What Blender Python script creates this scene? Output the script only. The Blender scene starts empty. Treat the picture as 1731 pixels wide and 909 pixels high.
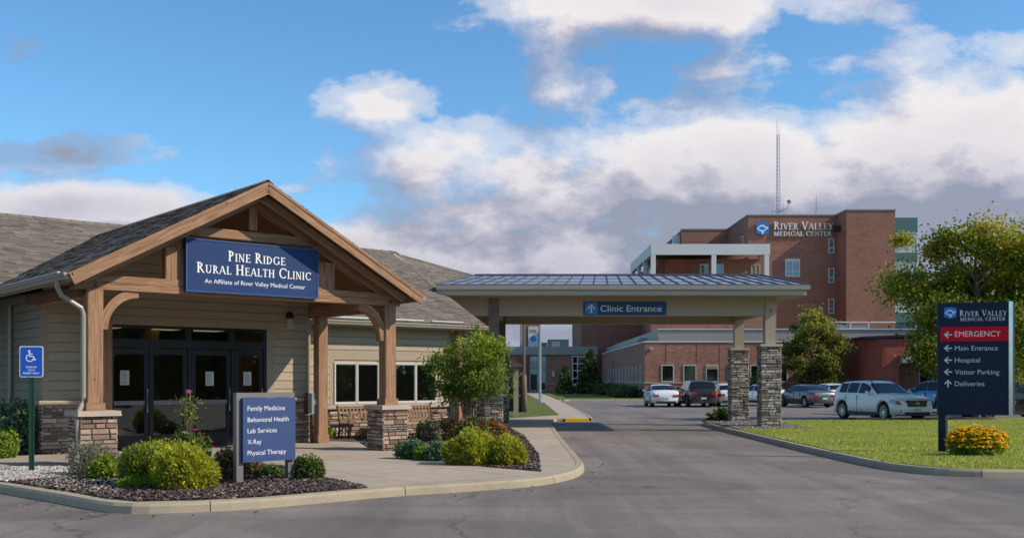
import bpy, math, random
import numpy as np
from mathutils import Vector, Matrix
R = math.radians
sc = bpy.context.scene
C = sc.collection
random.seed(7)
rng = np.random.default_rng(7)

# ------------------------------------------------------------------ camera, sky, sun
cam = bpy.data.cameras.new('camera'); camo = bpy.data.objects.new('camera', cam); C.objects.link(camo)
camo.location = (0, 0, 1.65); camo.rotation_euler = (R(90), 0, 0)
cam.sensor_width = 36; cam.lens = 36.0; cam.shift_y = 0.1077; cam.clip_end = 3000; cam.clip_start = 0.1
sc.camera = camo
sc.render.resolution_x = 1024; sc.render.resolution_y = 537
sc.view_settings.view_transform = 'Standard'; sc.view_settings.look = 'None'
sc.view_settings.exposure = 0.34; sc.view_settings.gamma = 1
sc.render.engine = 'CYCLES'
sc.cycles.use_denoising = True
sc.cycles.max_bounces = 6; sc.cycles.transparent_max_bounces = 8

SUN_EL = 36.0
SUN_DIR = Vector((0.975, -0.22, 0)).normalized() * math.cos(R(SUN_EL)) + Vector((0, 0, math.sin(R(SUN_EL))))
sl = bpy.data.lights.new('sun', 'SUN'); slo = bpy.data.objects.new('sun', sl); C.objects.link(slo)
sl.energy = 3.7; sl.angle = R(0.6); sl.color = (1.0, 0.88, 0.72)
slo.rotation_euler = SUN_DIR.to_track_quat('Z', 'Y').to_euler(); slo.location = (30, -20, 40)

world = bpy.data.worlds.new('World'); sc.world = world; world.use_nodes = True
wn = world.node_tree; wn.nodes.clear()

class NT:
    """tiny node helper"""
    def __init__(s, nt): s.nt = nt
    def n(s, typ, **kw):
        nd = s.nt.nodes.new(typ)
        for k, v in kw.items(): setattr(nd, k, v)
        return nd
    def set(s, sock, v):
        if hasattr(v, 'is_output') or isinstance(v, bpy.types.NodeSocket): s.nt.links.new(v, sock)
        else: sock.default_value = v
    def m(s, op, a, b=None, c=None, clamp=False):
        nd = s.n('ShaderNodeMath', operation=op); nd.use_clamp = clamp
        s.set(nd.inputs[0], a)
        if b is not None: s.set(nd.inputs[1], b)
        if c is not None: s.set(nd.inputs[2], c)
        return nd.outputs[0]
    def mix(s, f, a, b, mode='MIX'):
        nd = s.n('ShaderNodeMix', data_type='RGBA', blend_type=mode)
        s.set(nd.inputs[0], f)
        s.set(nd.inputs[6], a if not isinstance(a, tuple) else (*a[:3], 1)); s.set(nd.inputs[7], b if not isinstance(b, tuple) else (*b[:3], 1))
        return nd.outputs[2]
    def ramp(s, f, stops, interp='LINEAR'):
        nd = s.n('ShaderNodeValToRGB'); s.set(nd.inputs[0], f)
        cr = nd.color_ramp; cr.interpolation = interp
        while len(cr.elements) < len(stops): cr.elements.new(0.5)
        for e, (p, c) in zip(cr.elements, stops):
            e.position = p; e.color = (*c[:3], 1) if isinstance(c, tuple) else (c, c, c, 1)
        return nd.outputs[0]
    def noise(s, vec, scale, detail=4, rough=.55, dist=0.0, out=0):
        nd = s.n('ShaderNodeTexNoise'); s.set(nd.inputs['Vector'], vec)
        nd.inputs['Scale'].default_value = scale; nd.inputs['Detail'].default_value = detail
        nd.inputs['Roughness'].default_value = rough; nd.inputs['Distortion'].default_value = dist
        return nd.outputs[out]
    def mapping(s, vec, scale=(1, 1, 1), loc=(0, 0, 0), rot=(0, 0, 0)):
        nd = s.n('ShaderNodeMapping'); s.set(nd.inputs[0], vec)
        nd.inputs['Scale'].default_value = scale; nd.inputs['Location'].default_value = loc; nd.inputs['Rotation'].default_value = rot
        return nd.outputs[0]

def build_world():
    t = NT(wn)
    tc = t.n('ShaderNodeTexCoord'); vec = tc.outputs['Generated']
    sky = t.n('ShaderNodeTexSky'); sky.sky_type = 'NISHITA'; sky.sun_disc = False
    sky.sun_elevation = R(SUN_EL); sky.sun_rotation = math.atan2(SUN_DIR.x, SUN_DIR.y)
    sky.altitude = 100; sky.air_density = 1.0; sky.dust_density = 0.3; sky.ozone_density = 3.0
    bg1 = t.n('ShaderNodeBackground'); bg1.inputs[1].default_value = 0.13
    tint = t.mix(1.0, sky.outputs[0], (0.64, .95, 1.08), 'MULTIPLY')
    t.set(bg1.inputs[0], tint)
    sep = t.n('ShaderNodeSeparateXYZ'); t.set(sep.inputs[0], vec)
    x, y, z = sep.outputs
    az = t.m('DIVIDE', x, t.m('MAXIMUM', t.m('ABSOLUTE', y), 0.05))
    front = t.m('GREATER_THAN', y, 0.0)
    el = t.m('DIVIDE', z, t.m('MAXIMUM', t.m('ABSOLUTE', y), 0.05))
    # (azimuth tangent, elevation tangent, half width, half height, weight) of each cloud bank in the sky
    blobs = [(.24, .175, .28, .080, 1.12), (.44, .19, .19, .085, 1.15), (.13, .205, .095, .055, .80), (.06, .28, .05, .035, .50), (.20, .262, .12, .022, .5),
             (.52, .325, .06, .022, .72), (-.145, .272, .080, .026, .50), (.17, .372, .15, .030, .85), (-.04, .335, .05, .03, .25), (.05, .34, .05, .035, .45),
             (-.46, .165, .19, .026, .85), (-.47, .222, .11, .024, .62), (-.215, .185, .022, .008, .45), (.0, .105, .30, .045, .95), (.04, .045, .25, .05, 1.15), (-.02, .160, .03, .02, .40),
             (.3, .08, .6, .07, .9), (-.5, .08, .4, .06, .8), (.19, .30, .05, .014, .35)]
    def density(dx, dy, det=10):
        vn = t.n('ShaderNodeCombineXYZ')
        ax = t.m('ADD', az, dx) if dx else az; ey = t.m('ADD', el, dy) if dy else el
        t.set(vn.inputs[0], ax); t.set(vn.inputs[1], t.m('MULTIPLY', ey, 1.7)); t.set(vn.inputs[2], t.m('MULTIPLY', front, 3.0))
        f = t.noise(vn.outputs[0], 6.0, det, .60, .12)
        big = t.noise(vn.outputs[0], 2.2, 3, .5, .2)
        acc = None
        for (bx, by, rx, ry, w) in blobs:
            u = t.m('DIVIDE', t.m('SUBTRACT', ax, bx), rx); v = t.m('DIVIDE', t.m('SUBTRACT', ey, by), ry)
            d2 = t.m('ADD', t.m('MULTIPLY', u, u), t.m('MULTIPLY', v, v))
            g = t.m('MULTIPLY', t.m('EXPONENT', t.m('MULTIPLY', d2, -0.7)), w)
            acc = g if acc is None else t.m('MAXIMUM', acc, g)
        acc = t.m('MULTIPLY', acc, front)
        back = t.m('MULTIPLY', t.m('SUBTRACT', 1.0, front), t.m('SUBTRACT', big, 0.2))
        base = t.m('ADD', acc, back)
        # cloud density: bank plus fractal detail
        return t.m('ADD', base, t.m('MULTIPLY', t.m('SUBTRACT', f, 0.5), 2.15))
    d = density(0, 0); dl = density(0.022, 0.030)
    alpha = t.ramp(d, [(0.22, 0.0), (0.42, .5), (0.70, .98)], 'EASE')
    dh = density(0.012, 0.075, 3)
    shade = t.m('ADD', t.m('MULTIPLY', t.m('SUBTRACT', d, dl), .8), t.m('MULTIPLY', t.m('SUBTRACT', d, dh), .42))
    hi = t.m('ADD', t.m('MULTIPLY', shade, 1.5), 0.46, clamp=True)
    thick = t.m('MULTIPLY', t.m('SUBTRACT', d, 0.50), 0.62, clamp=True)
    lit = t.m('SUBTRACT', hi, t.m('MULTIPLY', thick, 0.75), clamp=True)
    # cloud bases are grey, tops catch the sun
    base_ = t.ramp(el, [(.05, .30), (.17, .26), (.235, .0), (.33, .0), (.37, .0)])
    base_ = t.m('ADD', base_, t.m('MULTIPLY', t.ramp(t.m('ADD', t.m('MULTIPLY', az, -1.0), 0.0), [(.30, 0.0), (.40, .85)]), t.ramp(el, [(.19, 0.0), (.215, 1.0)])))
    lit = t.m('SUBTRACT', lit, t.m('MULTIPLY', base_, 1.15), clamp=True)
    col = t.ramp(lit, [(0.0, (.36, .385, .50)), (0.15, (.45, .46, .58)), (0.35, (.60, .59, .69)), (0.62, (.86, .82, .87)), (.9, (1.0, .96, .96))])
    bg2 = t.n('ShaderNodeBackground'); bg2.inputs[1].default_value = 0.70
    t.set(bg2.inputs[0], col)
    a = t.m('MULTIPLY', alpha, t.m('GREATER_THAN', z, 0.0))
    mx = t.n('ShaderNodeMixShader'); t.set(mx.inputs[0], a)
    wn.links.new(bg1.outputs[0], mx.inputs[1]); wn.links.new(bg2.outputs[0], mx.inputs[2])
    out = t.n('ShaderNodeOutputWorld'); wn.links.new(mx.outputs[0], out.inputs[0])
build_world()

# ------------------------------------------------------------------ materials
def s2l(r, g, b):
    f = lambda c: c / 12.92 if c <= .04045 else ((c + .055) / 1.055) ** 2.4
    return (f(r / 255), f(g / 255), f(b / 255))

def newmat(name):
    m = bpy.data.materials.new(name); m.use_nodes = True
    nt = m.node_tree; b = nt.nodes['Principled BSDF']
    return m, NT(nt), b

def plain(name, col, rough=.6, metal=0, noise=.12, nscale=6, spec=.5, coat=0, bump=0):
    m, t, b = newmat(name)
    tc = t.n('ShaderNodeTexCoord')
    f = t.noise(tc.outputs['Object'], nscale, 5, .6)
    c = t.mix(t.m('MULTIPLY', f, 1.0), tuple(max(0, v * (1 - noise * 1.6)) for v in col), tuple(min(1, v * (1 + noise * 1.6)) for v in col))
    t.set(b.inputs['Base Color'], c)
    b.inputs['Roughness'].default_value = rough; b.inputs['Metallic'].default_value = metal
    b.inputs['Specular IOR Level'].default_value = spec
    b.inputs['Coat Weight'].default_value = coat; b.inputs['Coat Roughness'].default_value = .05
    if bump:
        bp = t.n('ShaderNodeBump'); bp.inputs['Distance'].default_value = bump
        t.set(bp.inputs['Height'], t.noise(tc.outputs['Object'], nscale * 9, 4, .6)); t.set(b.inputs['Normal'], bp.outputs[0])
    return m

def wood_mat(name, c1, c2, c3):
    m, t, b = newmat(name)
    uv = t.n('ShaderNodeUVMap').outputs[0]
    at = t.n('ShaderNodeAttribute', attribute_name='rnd').outputs['Fac']
    off = t.n('ShaderNodeCombineXYZ'); t.set(off.inputs[0], t.m('MULTIPLY', at, 37.0)); t.set(off.inputs[1], t.m('MULTIPLY', at, 11.0))
    va = t.n('ShaderNodeVectorMath', operation='ADD'); t.set(va.inputs[0], uv); t.set(va.inputs[1], off.outputs[0])
    g = t.noise(t.mapping(va.outputs[0], (1.6, 26, 1)), 1.0, 6, .62, .9)
    g2 = t.noise(t.mapping(va.outputs[0], (.9, 3, 1)), 1.3, 3, .5)
    knots = t.noise(t.mapping(va.outputs[0], (2.2, 5.0, 1)), 2.0, 2, .5)
    c = t.ramp(g, [(.30, c3), (.48, c2), (.66, c1)])
    c = t.mix(t.m('MULTIPLY', g2, .75), c, c2)
    kn = t.ramp(knots, [(.70, 0.0), (.76, 1.0)])
    c = t.mix(t.m('MULTIPLY', kn, .6), c, tuple(v * .35 for v in c3))
    ck = t.noise(t.mapping(va.outputs[0], (.8, 30, 1), (3.1, 7.7, 0)), 1.0, 2, .4, 1.4)
    crack = t.ramp(ck, [(.28, 1.0), (.33, 0.0)])
    c = t.mix(t.m('MULTIPLY', crack, .6), c, tuple(v * .3 for v in c3))
    t.set(b.inputs['Base Color'], c); b.inputs['Roughness'].default_value = .78; b.inputs['Specular IOR Level'].default_value = .3
    bp = t.n('ShaderNodeBump'); bp.inputs['Distance'].default_value = .006; t.set(bp.inputs['Height'], t.m('SUBTRACT', g, crack)); t.set(b.inputs['Normal'], bp.outputs[0])
    return m

def attr_mat(name, stops, rough=.8, nscale=14, bump=.008, namt=.35, spec=.3, streak=None):
    """colour picked per face from the 'rnd' attribute (stones, shingles, chips)"""
    m, t, b = newmat(name)
    at = t.n('ShaderNodeAttribute', attribute_name='rnd').outputs['Fac']
    tc = t.n('ShaderNodeTexCoord')
    vec = tc.outputs['Object']
    if streak: vec = t.mapping(vec, streak)
    f = t.noise(vec, nscale, 5, .65)
    c = t.ramp(at, stops)
    k = t.m('ADD', t.m('MULTIPLY', t.m('SUBTRACT', f, .5), namt * 2.4), 1.0)
    cm = t.n('ShaderNodeCombineXYZ')
    for i in range(3): t.set(cm.inputs[i], k)
    c = t.mix(1.0, c, cm.outputs[0], 'MULTIPLY')
    t.set(b.inputs['Base Color'], c); b.inputs['Roughness'].default_value = rough; b.inputs['Specular IOR Level'].default_value = spec
    bp = t.n('ShaderNodeBump'); bp.inputs['Distance'].default_value = bump
    t.set(bp.inputs['Height'], f); t.set(b.inputs['Normal'], bp.outputs[0])
    return m

def leaf_mat(name, stops, transl=.35, rough=.55, nsc=2.3):
    m, t, b = newmat(name)
    at = t.n('ShaderNodeAttribute', attribute_name='rnd').outputs['Fac']
    tc = t.n('ShaderNodeTexCoord')
    f = t.noise(tc.outputs['Object'], nsc, 4, .6)
    k = t.m('ADD', t.m('MULTIPLY', at, .72), t.m('MULTIPLY', t.m('SUBTRACT', f, .32), .75), clamp=True)
    c = t.ramp(k, stops)
    t.set(b.inputs['Base Color'], c); b.inputs['Roughness'].default_value = rough; b.inputs['Specular IOR Level'].default_value = .35
    tr = t.n('ShaderNodeBsdfTranslucent'); t.set(tr.inputs[0], t.mix(1.0, c, (1.5, 1.6, .7), 'MULTIPLY'))
    mx = t.n('ShaderNodeMixShader'); mx.inputs[0].default_value = transl
    t.nt.links.new(b.outputs[0], mx.inputs[1]); t.nt.links.new(tr.outputs[0], mx.inputs[2])
    t.nt.links.new(mx.outputs[0], t.nt.nodes['Material Output'].inputs[0])
    return m

def brick_mat(name, c1, c2, mortar, band=.0):
    m, t, b = newmat(name)
    uv = t.n('ShaderNodeUVMap').outputs[0]
    br = t.n('ShaderNodeTexBrick'); t.set(br.inputs['Vector'], uv)
    br.inputs['Scale'].default_value = 1; br.inputs['Brick Width'].default_value = .30; br.inputs['Row Height'].default_value = .10
    br.inputs['Mortar Size'].default_value = .010; br.inputs['Color1'].default_value = (*c1, 1); br.inputs['Color2'].default_value = (*c2, 1)
    br.inputs['Mortar'].default_value = (*mortar, 1); br.inputs['Bias'].default_value = -.1
    f = t.noise(uv, .35, 5, .6); g = t.noise(t.mapping(uv, (.12, 1.6, 1)), 1.0, 4, .6)
    h = t.noise(uv, 9.0, 3, .7)
    k = t.m('ADD', t.m('ADD', t.m('MULTIPLY', f, .5), t.m('MULTIPLY', g, .45)), t.m('ADD', t.m('MULTIPLY', h, .5), .28))
    cm = t.n('ShaderNodeCombineXYZ')
    for i in range(3): t.set(cm.inputs[i], k)
    c = t.mix(1.0, br.outputs[0], cm.outputs[0], 'MULTIPLY')
    t.set(b.inputs['Base Color'], c); b.inputs['Roughness'].default_value = .88; b.inputs['Specular IOR Level'].default_value = .25
    return m

def asphalt_mat():
    m, t, b = newmat('asphalt')
    tc = t.n('ShaderNodeTexCoord'); v = tc.outputs['Object']
    fine = t.noise(v, 75, 3, .85); mid = t.noise(v, 1.6, 6, .6, .5); big = t.noise(v, .22, 4, .6, .6)
    streak = t.noise(t.mapping(v, (.10, 1.3, 1), rot=(0, 0, R(12))), 1.0, 4, .6, .4)
    c = t.ramp(fine, [(.28, (.090, .077, .069)), (.52, (.205, .176, .156)), (.74, (.46, .40, .35))])
    k = t.m('ADD', t.m('ADD', t.m('MULTIPLY', mid, .55), t.m('MULTIPLY', big, .75)), t.m('ADD', t.m('MULTIPLY', streak, .55), .05))
    cm = t.n('ShaderNodeCombineXYZ')
    for i in range(3): t.set(cm.inputs[i], k)
    c = t.mix(1.0, c, cm.outputs[0], 'MULTIPLY')
    drive = t.noise(t.mapping(v, (1.4, .06, 1)), 1.0, 5, .6, .3)
    c = t.mix(t.ramp(drive, [(.42, .25), (.56, 0.0)]), c, (.060, .056, .054))
    patch = t.ramp(t.noise(v, .16, 2, .4, .2), [(.50, 0.0), (.515, .28)])
    c = t.mix(patch, c, (.085, .080, .076))
    oil = t.n('ShaderNodeTexVoronoi'); oil.inputs['Scale'].default_value = .4; t.set(oil.inputs['Vector'], v)
    c = t.mix(t.m('MULTIPLY', t.ramp(t.m('ADD', oil.outputs['Distance'], t.m('MULTIPLY', mid, .18)), [(.10, .7), (.17, 0.0)]), .3), c, (.035, .033, .032))
    # thin wandering cracks
    w = t.n('ShaderNodeVectorMath', operation='ADD'); t.set(w.inputs[0], v)
    wob = t.n('ShaderNodeVectorMath', operation='SCALE'); t.set(wob.inputs[0], t.noise(v, .9, 4, .6, out=1)); wob.inputs['Scale'].default_value = 1.6
    t.set(w.inputs[1], wob.outputs[0])
    vo = t.n('ShaderNodeTexVoronoi'); vo.feature = 'DISTANCE_TO_EDGE'; vo.inputs['Scale'].default_value = .16; t.set(vo.inputs['Vector'], w.outputs[0])
    gate = t.ramp(t.noise(v, .3, 2, .5), [(.46, 0.0), (.56, 1.0)])
    ck = t.m('MULTIPLY', t.ramp(vo.outputs['Distance'], [(.003, 1.0), (.008, 0.0)]), t.m('MULTIPLY', gate, .45))
    c = t.mix(ck, c, (.018, .018, .018))
    # pale dusty film
    dust = t.ramp(t.noise(v, .55, 5, .65, .8), [(.50, 0.0), (.72, 1.0)])
    c = t.mix(t.m('MULTIPLY', dust, .22), c, (.22, .19, .17))
    t.set(b.inputs['Base Color'], c)
    t.set(b.inputs['Roughness'], t.m('ADD', t.m('MULTIPLY', mid, .25), .62)); b.inputs['Specular IOR Level'].default_value = .2
    bp = t.n('ShaderNodeBump'); bp.inputs['Distance'].default_value = .008; bp.inputs['Strength'].default_value = .7
    t.set(bp.inputs['Height'], fine); t.set(b.inputs['Normal'], bp.outputs[0])
    return m

def concrete_mat(name, col, joint=0, seed=0):
    m, t, b = newmat(name)
    tc = t.n('ShaderNodeTexCoord'); v = tc.outputs['Object']
    fine = t.noise(v, 60, 3, .7); mid = t.noise(v, 2.5, 6, .65, .4); big = t.noise(v, .5, 3, .5)
    k = t.m('ADD', t.m('ADD', t.m('MULTIPLY', fine, .35), t.m('MULTIPLY', mid, .5)), t.m('ADD', t.m('MULTIPLY', big, .35), .40))
    cm = t.n('ShaderNodeCombineXYZ')
    for i in range(3): t.set(cm.inputs[i], k)
    c = t.mix(1.0, (*col, 1), cm.outputs[0], 'MULTIPLY')
    st = t.ramp(t.noise(v, 1.1, 6, .7, 1.2), [(.56, 0.0), (.72, 1.0)])
    c = t.mix(t.m('MULTIPLY', st, .35), c, tuple(x * .5 for x in col))
    if joint:
        br = t.n('ShaderNodeTexBrick'); t.set(br.inputs['Vector'], t.mapping(v, rot=(0, 0, R(-40.4))))
        br.inputs['Scale'].default_value = 1; br.inputs['Brick Width'].default_value = joint; br.inputs['Row Height'].default_value = joint
        br.offset = 0; br.inputs['Mortar Size'].default_value = .012
        br.inputs['Color1'].default_value = (1, 1, 1, 1); br.inputs['Color2'].default_value = (.93, .93, .93, 1); br.inputs['Mortar'].default_value = (.42, .40, .37, 1)
        c = t.mix(1.0, c, br.outputs[0], 'MULTIPLY')
    t.set(b.inputs['Base Color'], c); b.inputs['Roughness'].default_value = .85; b.inputs['Specular IOR Level'].default_value = .3
    bp = t.n('ShaderNodeBump'); bp.inputs['Distance'].default_value = .003; t.set(bp.inputs['Height'], fine); t.set(b.inputs['Normal'], bp.outputs[0])
    return m

def lawn_mat(name, a, b_, dry):
    m, t, b = newmat(name)
    tc = t.n('ShaderNodeTexCoord'); v = tc.outputs['Object']
    fine = t.noise(v, 40, 4, .75); mid = t.noise(v, 1.4, 5, .6, .3); big = t.noise(v, .3, 3, .6)
    c = t.mix(fine, a, b_); c = t.mix(t.ramp(mid, [(.45, 0.0), (.7, .55)]), c, dry); c = t.mix(t.m('MULTIPLY', big, .4), c, a)
    t.set(b.inputs['Base Color'], c); b.inputs['Roughness'].default_value = .9; b.inputs['Specular IOR Level'].default_value = .15
    bp = t.n('ShaderNodeBump'); bp.inputs['Distance'].default_value = .03; t.set(bp.inputs['Height'], fine); t.set(b.inputs['Normal'], bp.outputs[0])
    return m

def glass_mat(name, tint=(.02, .025, .025), refl=.5, trans=.75, wav=.004):
    m, t, b = newmat(name)
    fr = t.n('ShaderNodeFresnel'); fr.inputs[0].default_value = 1.5
    gl = t.n('ShaderNodeBsdfGlossy'); gl.inputs['Roughness'].default_value = .02; gl.inputs['Color'].default_value = (.9, .95, 1, 1)
    tc = t.n('ShaderNodeTexCoord'); bp = t.n('ShaderNodeBump'); bp.inputs['Distance'].default_value = wav
    t.set(bp.inputs['Height'], t.noise(tc.outputs['Object'], 1.3, 2, .5)); t.set(gl.inputs['Normal'], bp.outputs[0])
    tr = t.n('ShaderNodeBsdfTransparent'); tr.inputs[0].default_value = (trans, trans, trans * .97, 1)
    di = t.n('ShaderNodeBsdfDiffuse'); di.inputs[0].default_value = (*tint, 1)
    m1 = t.n('ShaderNodeMixShader'); m1.inputs[0].default_value = .25
    t.nt.links.new(tr.outputs[0], m1.inputs[1]); t.nt.links.new(di.outputs[0], m1.inputs[2])
    m2 = t.n('ShaderNodeMixShader'); t.set(m2.inputs[0], t.m('ADD', t.m('MULTIPLY', fr.outputs[0], refl), .02 + refl * .06, clamp=True))
    t.nt.links.new(m1.outputs[0], m2.inputs[1]); t.nt.links.new(gl.outputs[0], m2.inputs[2])
    t.nt.links.new(m2.outputs[0], t.nt.nodes['Material Output'].inputs[0])
    return m

def dark_glass(name, col, rough=.04, spec=.9, metal=0.0):
    m, t, b = newmat(name)
    tc = t.n('ShaderNodeTexCoord')
    f = t.noise(tc.outputs['Object'], 1.2, 4, .6)
    t.set(b.inputs['Base Color'], t.mix(f, tuple(v * .5 for v in col), tuple(v * 1.5 for v in col)))
    b.inputs['Roughness'].default_value = rough; b.inputs['Specular IOR Level'].default_value = spec; b.inputs['Metallic'].default_value = metal
    return m

def carpaint(name, col, metal=.35, rough=.32):
    m, t, b = newmat(name)
    tc = t.n('ShaderNodeTexCoord'); sep = t.n('ShaderNodeSeparateXYZ'); t.set(sep.inputs[0], tc.outputs['Object'])
    dirt = t.ramp(t.m('ADD', sep.outputs[2], t.m('MULTIPLY', t.noise(tc.outputs['Object'], 3, 5, .6), .35)), [(.35, .5), (.75, 0.0)])
    t.set(b.inputs['Base Color'], t.mix(dirt, col, (.13, .12, .10)))
    b.inputs['Metallic'].default_value = metal; b.inputs['Roughness'].default_value = rough
    b.inputs['Coat Weight'].default_value = .45; b.inputs['Coat Roughness'].default_value = .06
    return m

M = {}
M['wood'] = wood_mat('cedar_timber', s2l(180, 142, 110), s2l(144, 110, 84), s2l(90, 67, 51))
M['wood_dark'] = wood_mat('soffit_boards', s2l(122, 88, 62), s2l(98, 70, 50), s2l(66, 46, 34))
M['siding'] = attr_mat('lap_siding', [(0, s2l(160, 147, 126)), (1, s2l(170, 156, 135))], .7, 3.5, .001, .10, .3, (1, 1, 3))
M['siding_shaded'] = attr_mat('shaded_lap_siding', [(0, s2l(140, 130, 116)), (1, s2l(150, 140, 125))], .7, 3.5, .001, .10)  # same siding, with the shade of the wall facing off-sun put into its colour
M['trim'] = plain('painted_trim', s2l(152, 139, 118), .6, noise=.07, nscale=3)
M['trim_pale'] = plain('pale_trim', s2l(168, 158, 142), .6, noise=.08, nscale=4)
M['gutter'] = plain('gutter_metal', s2l(150, 144, 132), .42, .15, .08, 2)
M['white'] = plain('white_vinyl', (.50, .49, .46), .45, noise=.05)
M['stone'] = attr_mat('ledge_stone', [(0, s2l(110, 88, 78)), (.25, s2l(148, 122, 106)), (.5, s2l(178, 158, 142)), (.75, s2l(126, 102, 92)), (1, s2l(192, 170, 148))], .9, 16, .014, .38, .2)
M['stone_grey'] = attr_mat('grey_ledge_stone', [(0, s2l(104, 95, 88)), (.25, s2l(158, 147, 135)), (.5, s2l(196, 187, 174)), (.75, s2l(126, 114, 105)), (1, s2l(214, 203, 188))], .9, 14, .014, .38, .2)
M['mortar'] = plain('mortar', s2l(70, 62, 56), .95, noise=.2, nscale=20)
M['cap'] = concrete_mat('cast_stone_cap', s2l(176, 160, 144))
M['shingle'] = attr_mat('asphalt_shingles', [(0, s2l(102, 94, 87)), (.4, s2l(112, 103, 96)), (.7, s2l(119, 110, 102)), (1, s2l(127, 118, 109))], .93, 30, .006, .35, .12)
M['metal_roof'] = plain('standing_seam_steel', (.32, .34, .40), .42, .35, .12, 1.5)
M['seam'] = plain('roof_seam', (.10, .10, .13), .45, .5)
M['fascia'] = plain('beige_fascia', s2l(174, 163, 147), .5, noise=.06, nscale=2)
M['canopy_panel'] = plain('canopy_panel', s2l(172, 157, 138), .6, noise=.07, nscale=2)
M['frame_dark'] = plain('dark_bronze_aluminium', (.018, .018, .020), .38, .5, .1, 4)
M['steel'] = plain('brushed_steel', (.42, .42, .42), .32, .9, .1, 8)
M['glass'] = glass_mat('door_glass', (.008, .010, .008), .45, .80)
M['pane'] = dark_glass('window_glass', (.012, .016, .012), .05, .5)
M['pane_blue'] = dark_glass('sky_glass', (.16, .24, .30), .08, .9, .2)
M['blind'] = attr_mat('window_blinds', [(0, (.014, .018, .012)), (1, (.030, .036, .024))], .6, 4, .001, .3)
M['interior'] = plain('lobby_wall', (.30, .23, .10), .8, noise=.2, nscale=1.5)
M['interior_floor'] = plain('lobby_floor', (.05, .045, .04), .5, noise=.2)
M['paper'] = plain('paper', (.55, .55, .50), .8, noise=.05)
M['print'] = plain('grey_print', (.22, .24, .26), .8)
M['asphalt'] = asphalt_mat()
M['concrete'] = concrete_mat('pavement_concrete', s2l(172, 158, 141), 1.9)
M['kerb'] = concrete_mat('kerb_concrete', s2l(160, 148, 126))
M['lawn'] = lawn_mat('lawn', (.16, .19, .045), (.30, .32, .085), (.42, .38, .15))
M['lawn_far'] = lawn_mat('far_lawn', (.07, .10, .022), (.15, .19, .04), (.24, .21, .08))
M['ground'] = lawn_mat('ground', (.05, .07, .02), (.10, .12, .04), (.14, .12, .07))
M['blade'] = leaf_mat('grass_blades', [(0, (.17, .215, .05)), (.45, (.32, .35, .09)), (.8, (.46, .45, .15)), (1, (.54, .48, .22))], .4, .6, .45)
M['mulch'] = plain('mulch_soil', s2l(66, 56, 52), .95, noise=.5, nscale=25, bump=.02)
M['chip'] = attr_mat('mulch_chips', [(0, s2l(48, 40, 38)), (.5, s2l(84, 74, 70)), (.85, s2l(116, 98, 86)), (1, s2l(160, 145, 132))], .9, 20, .002, .3)
M['pebble'] = attr_mat('river_gravel', [(0, s2l(100, 96, 94)), (.5, s2l(168, 162, 155)), (1, s2l(214, 208, 200))], .8, 20, .002, .2)
M['pebble_grey'] = attr_mat('dark_gravel', [(0, s2l(78, 74, 72)), (.5, s2l(122, 116, 110)), (1, s2l(168, 160, 152))], .8, 20, .002, .2)
M['navy'] = plain('navy_panel', s2l(12, 50, 98), .55, noise=.08, nscale=1.2, spec=.3)
M['navy_edge'] = plain('navy_frame', s2l(30, 66, 122), .5, noise=.05)
M['slate_blue'] = plain('slate_blue_panel', s2l(40, 66, 112), .6, noise=.06, nscale=1.5)
M['deep_navy'] = plain('deep_navy_panel', s2l(12, 30, 55), .55, noise=.08, nscale=1.5, spec=.3)
M['red_band'] = plain('red_band', s2l(206, 14, 34), .6, noise=.04, spec=.2)
M['letters'] = plain('white_letters', (.80, .80, .80), .5, noise=.02)
M['pale_letters'] = plain('pale_letters', (.68, .71, .74), .5, noise=.02)
M['logo_blue'] = plain('logo_blue', s2l(30, 120, 200), .4, noise=.06)
M['sign_grey'] = plain('grey_sign_post', s2l(118, 112, 112), .5, .3, .06)
M['sign_blue'] = plain('access_blue', s2l(22, 84, 190), .4, noise=.03)
M['canopy_blue'] = plain('canopy_sign_blue', s2l(18, 66, 124), .5, noise=.03)
M['arrow_blue'] = plain('arrow_tile_blue', s2l(40, 130, 205), .4, noise=.03)
M['green_post'] = plain('green_post', s2l(38, 78, 58), .5, .3, .1)
M['brick'] = brick_mat('red_brown_brick', s2l(156, 108, 90), s2l(132, 88, 73), s2l(142, 114, 102))
M['brick_low'] = brick_mat('warm_brick', s2l(166, 114, 96), s2l(130, 85, 72), s2l(154, 126, 112))
M['brick_red'] = brick_mat('red_brick', s2l(150, 80, 66), s2l(128, 68, 56), s2l(130, 82, 70))
M['parapet'] = plain('grey_metal_parapet', s2l(142, 140, 136), .5, .0, .06, .3)
M['pale_metal'] = plain('pale_metal_panel', s2l(200, 200, 198), .5, .0, .06, .3)
M['pane_pale'] = dark_glass('pale_bay_glass', (.34, .41, .42), .10, .8)
M['green_panel'] = plain('green_spandrel', s2l(78, 108, 104), .4, .2, .06, .5)
M['pole'] = plain('pole_metal', (.40, .41, .42), .4, .7)
M['bark'] = attr_mat('bark', [(0, s2l(96, 80, 66)), (1, s2l(134, 116, 98))], .95, 22, .02, .4)
M['bark_dark'] = attr_mat('dark_bark', [(0, s2l(60, 50, 42)), (1, s2l(82, 68, 56))], .95, 22, .02, .4)
M['tyre'] = plain('tyre', (.016, .016, .016), .85)
M['rim'] = plain('alloy_rim', (.45, .45, .47), .3, .85)
M['rim_dark'] = plain('wheel_well', (.006, .006, .006), .95)
M['black'] = plain('black_plastic', (.014, .014, .015), .6)
M['carglass'] = dark_glass('car_glass', (.008, .012, .015), .05, .35)
M['lens'] = dark_glass('lamp_lens', (.20, .21, .23), .08, .9, .3)
M['tail'] = dark_glass('tail_lens', (.42, .015, .02), .15, .8)
M['amber'] = dark_glass('amber_lens', (.55, .10, .02), .15, .8)
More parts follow.
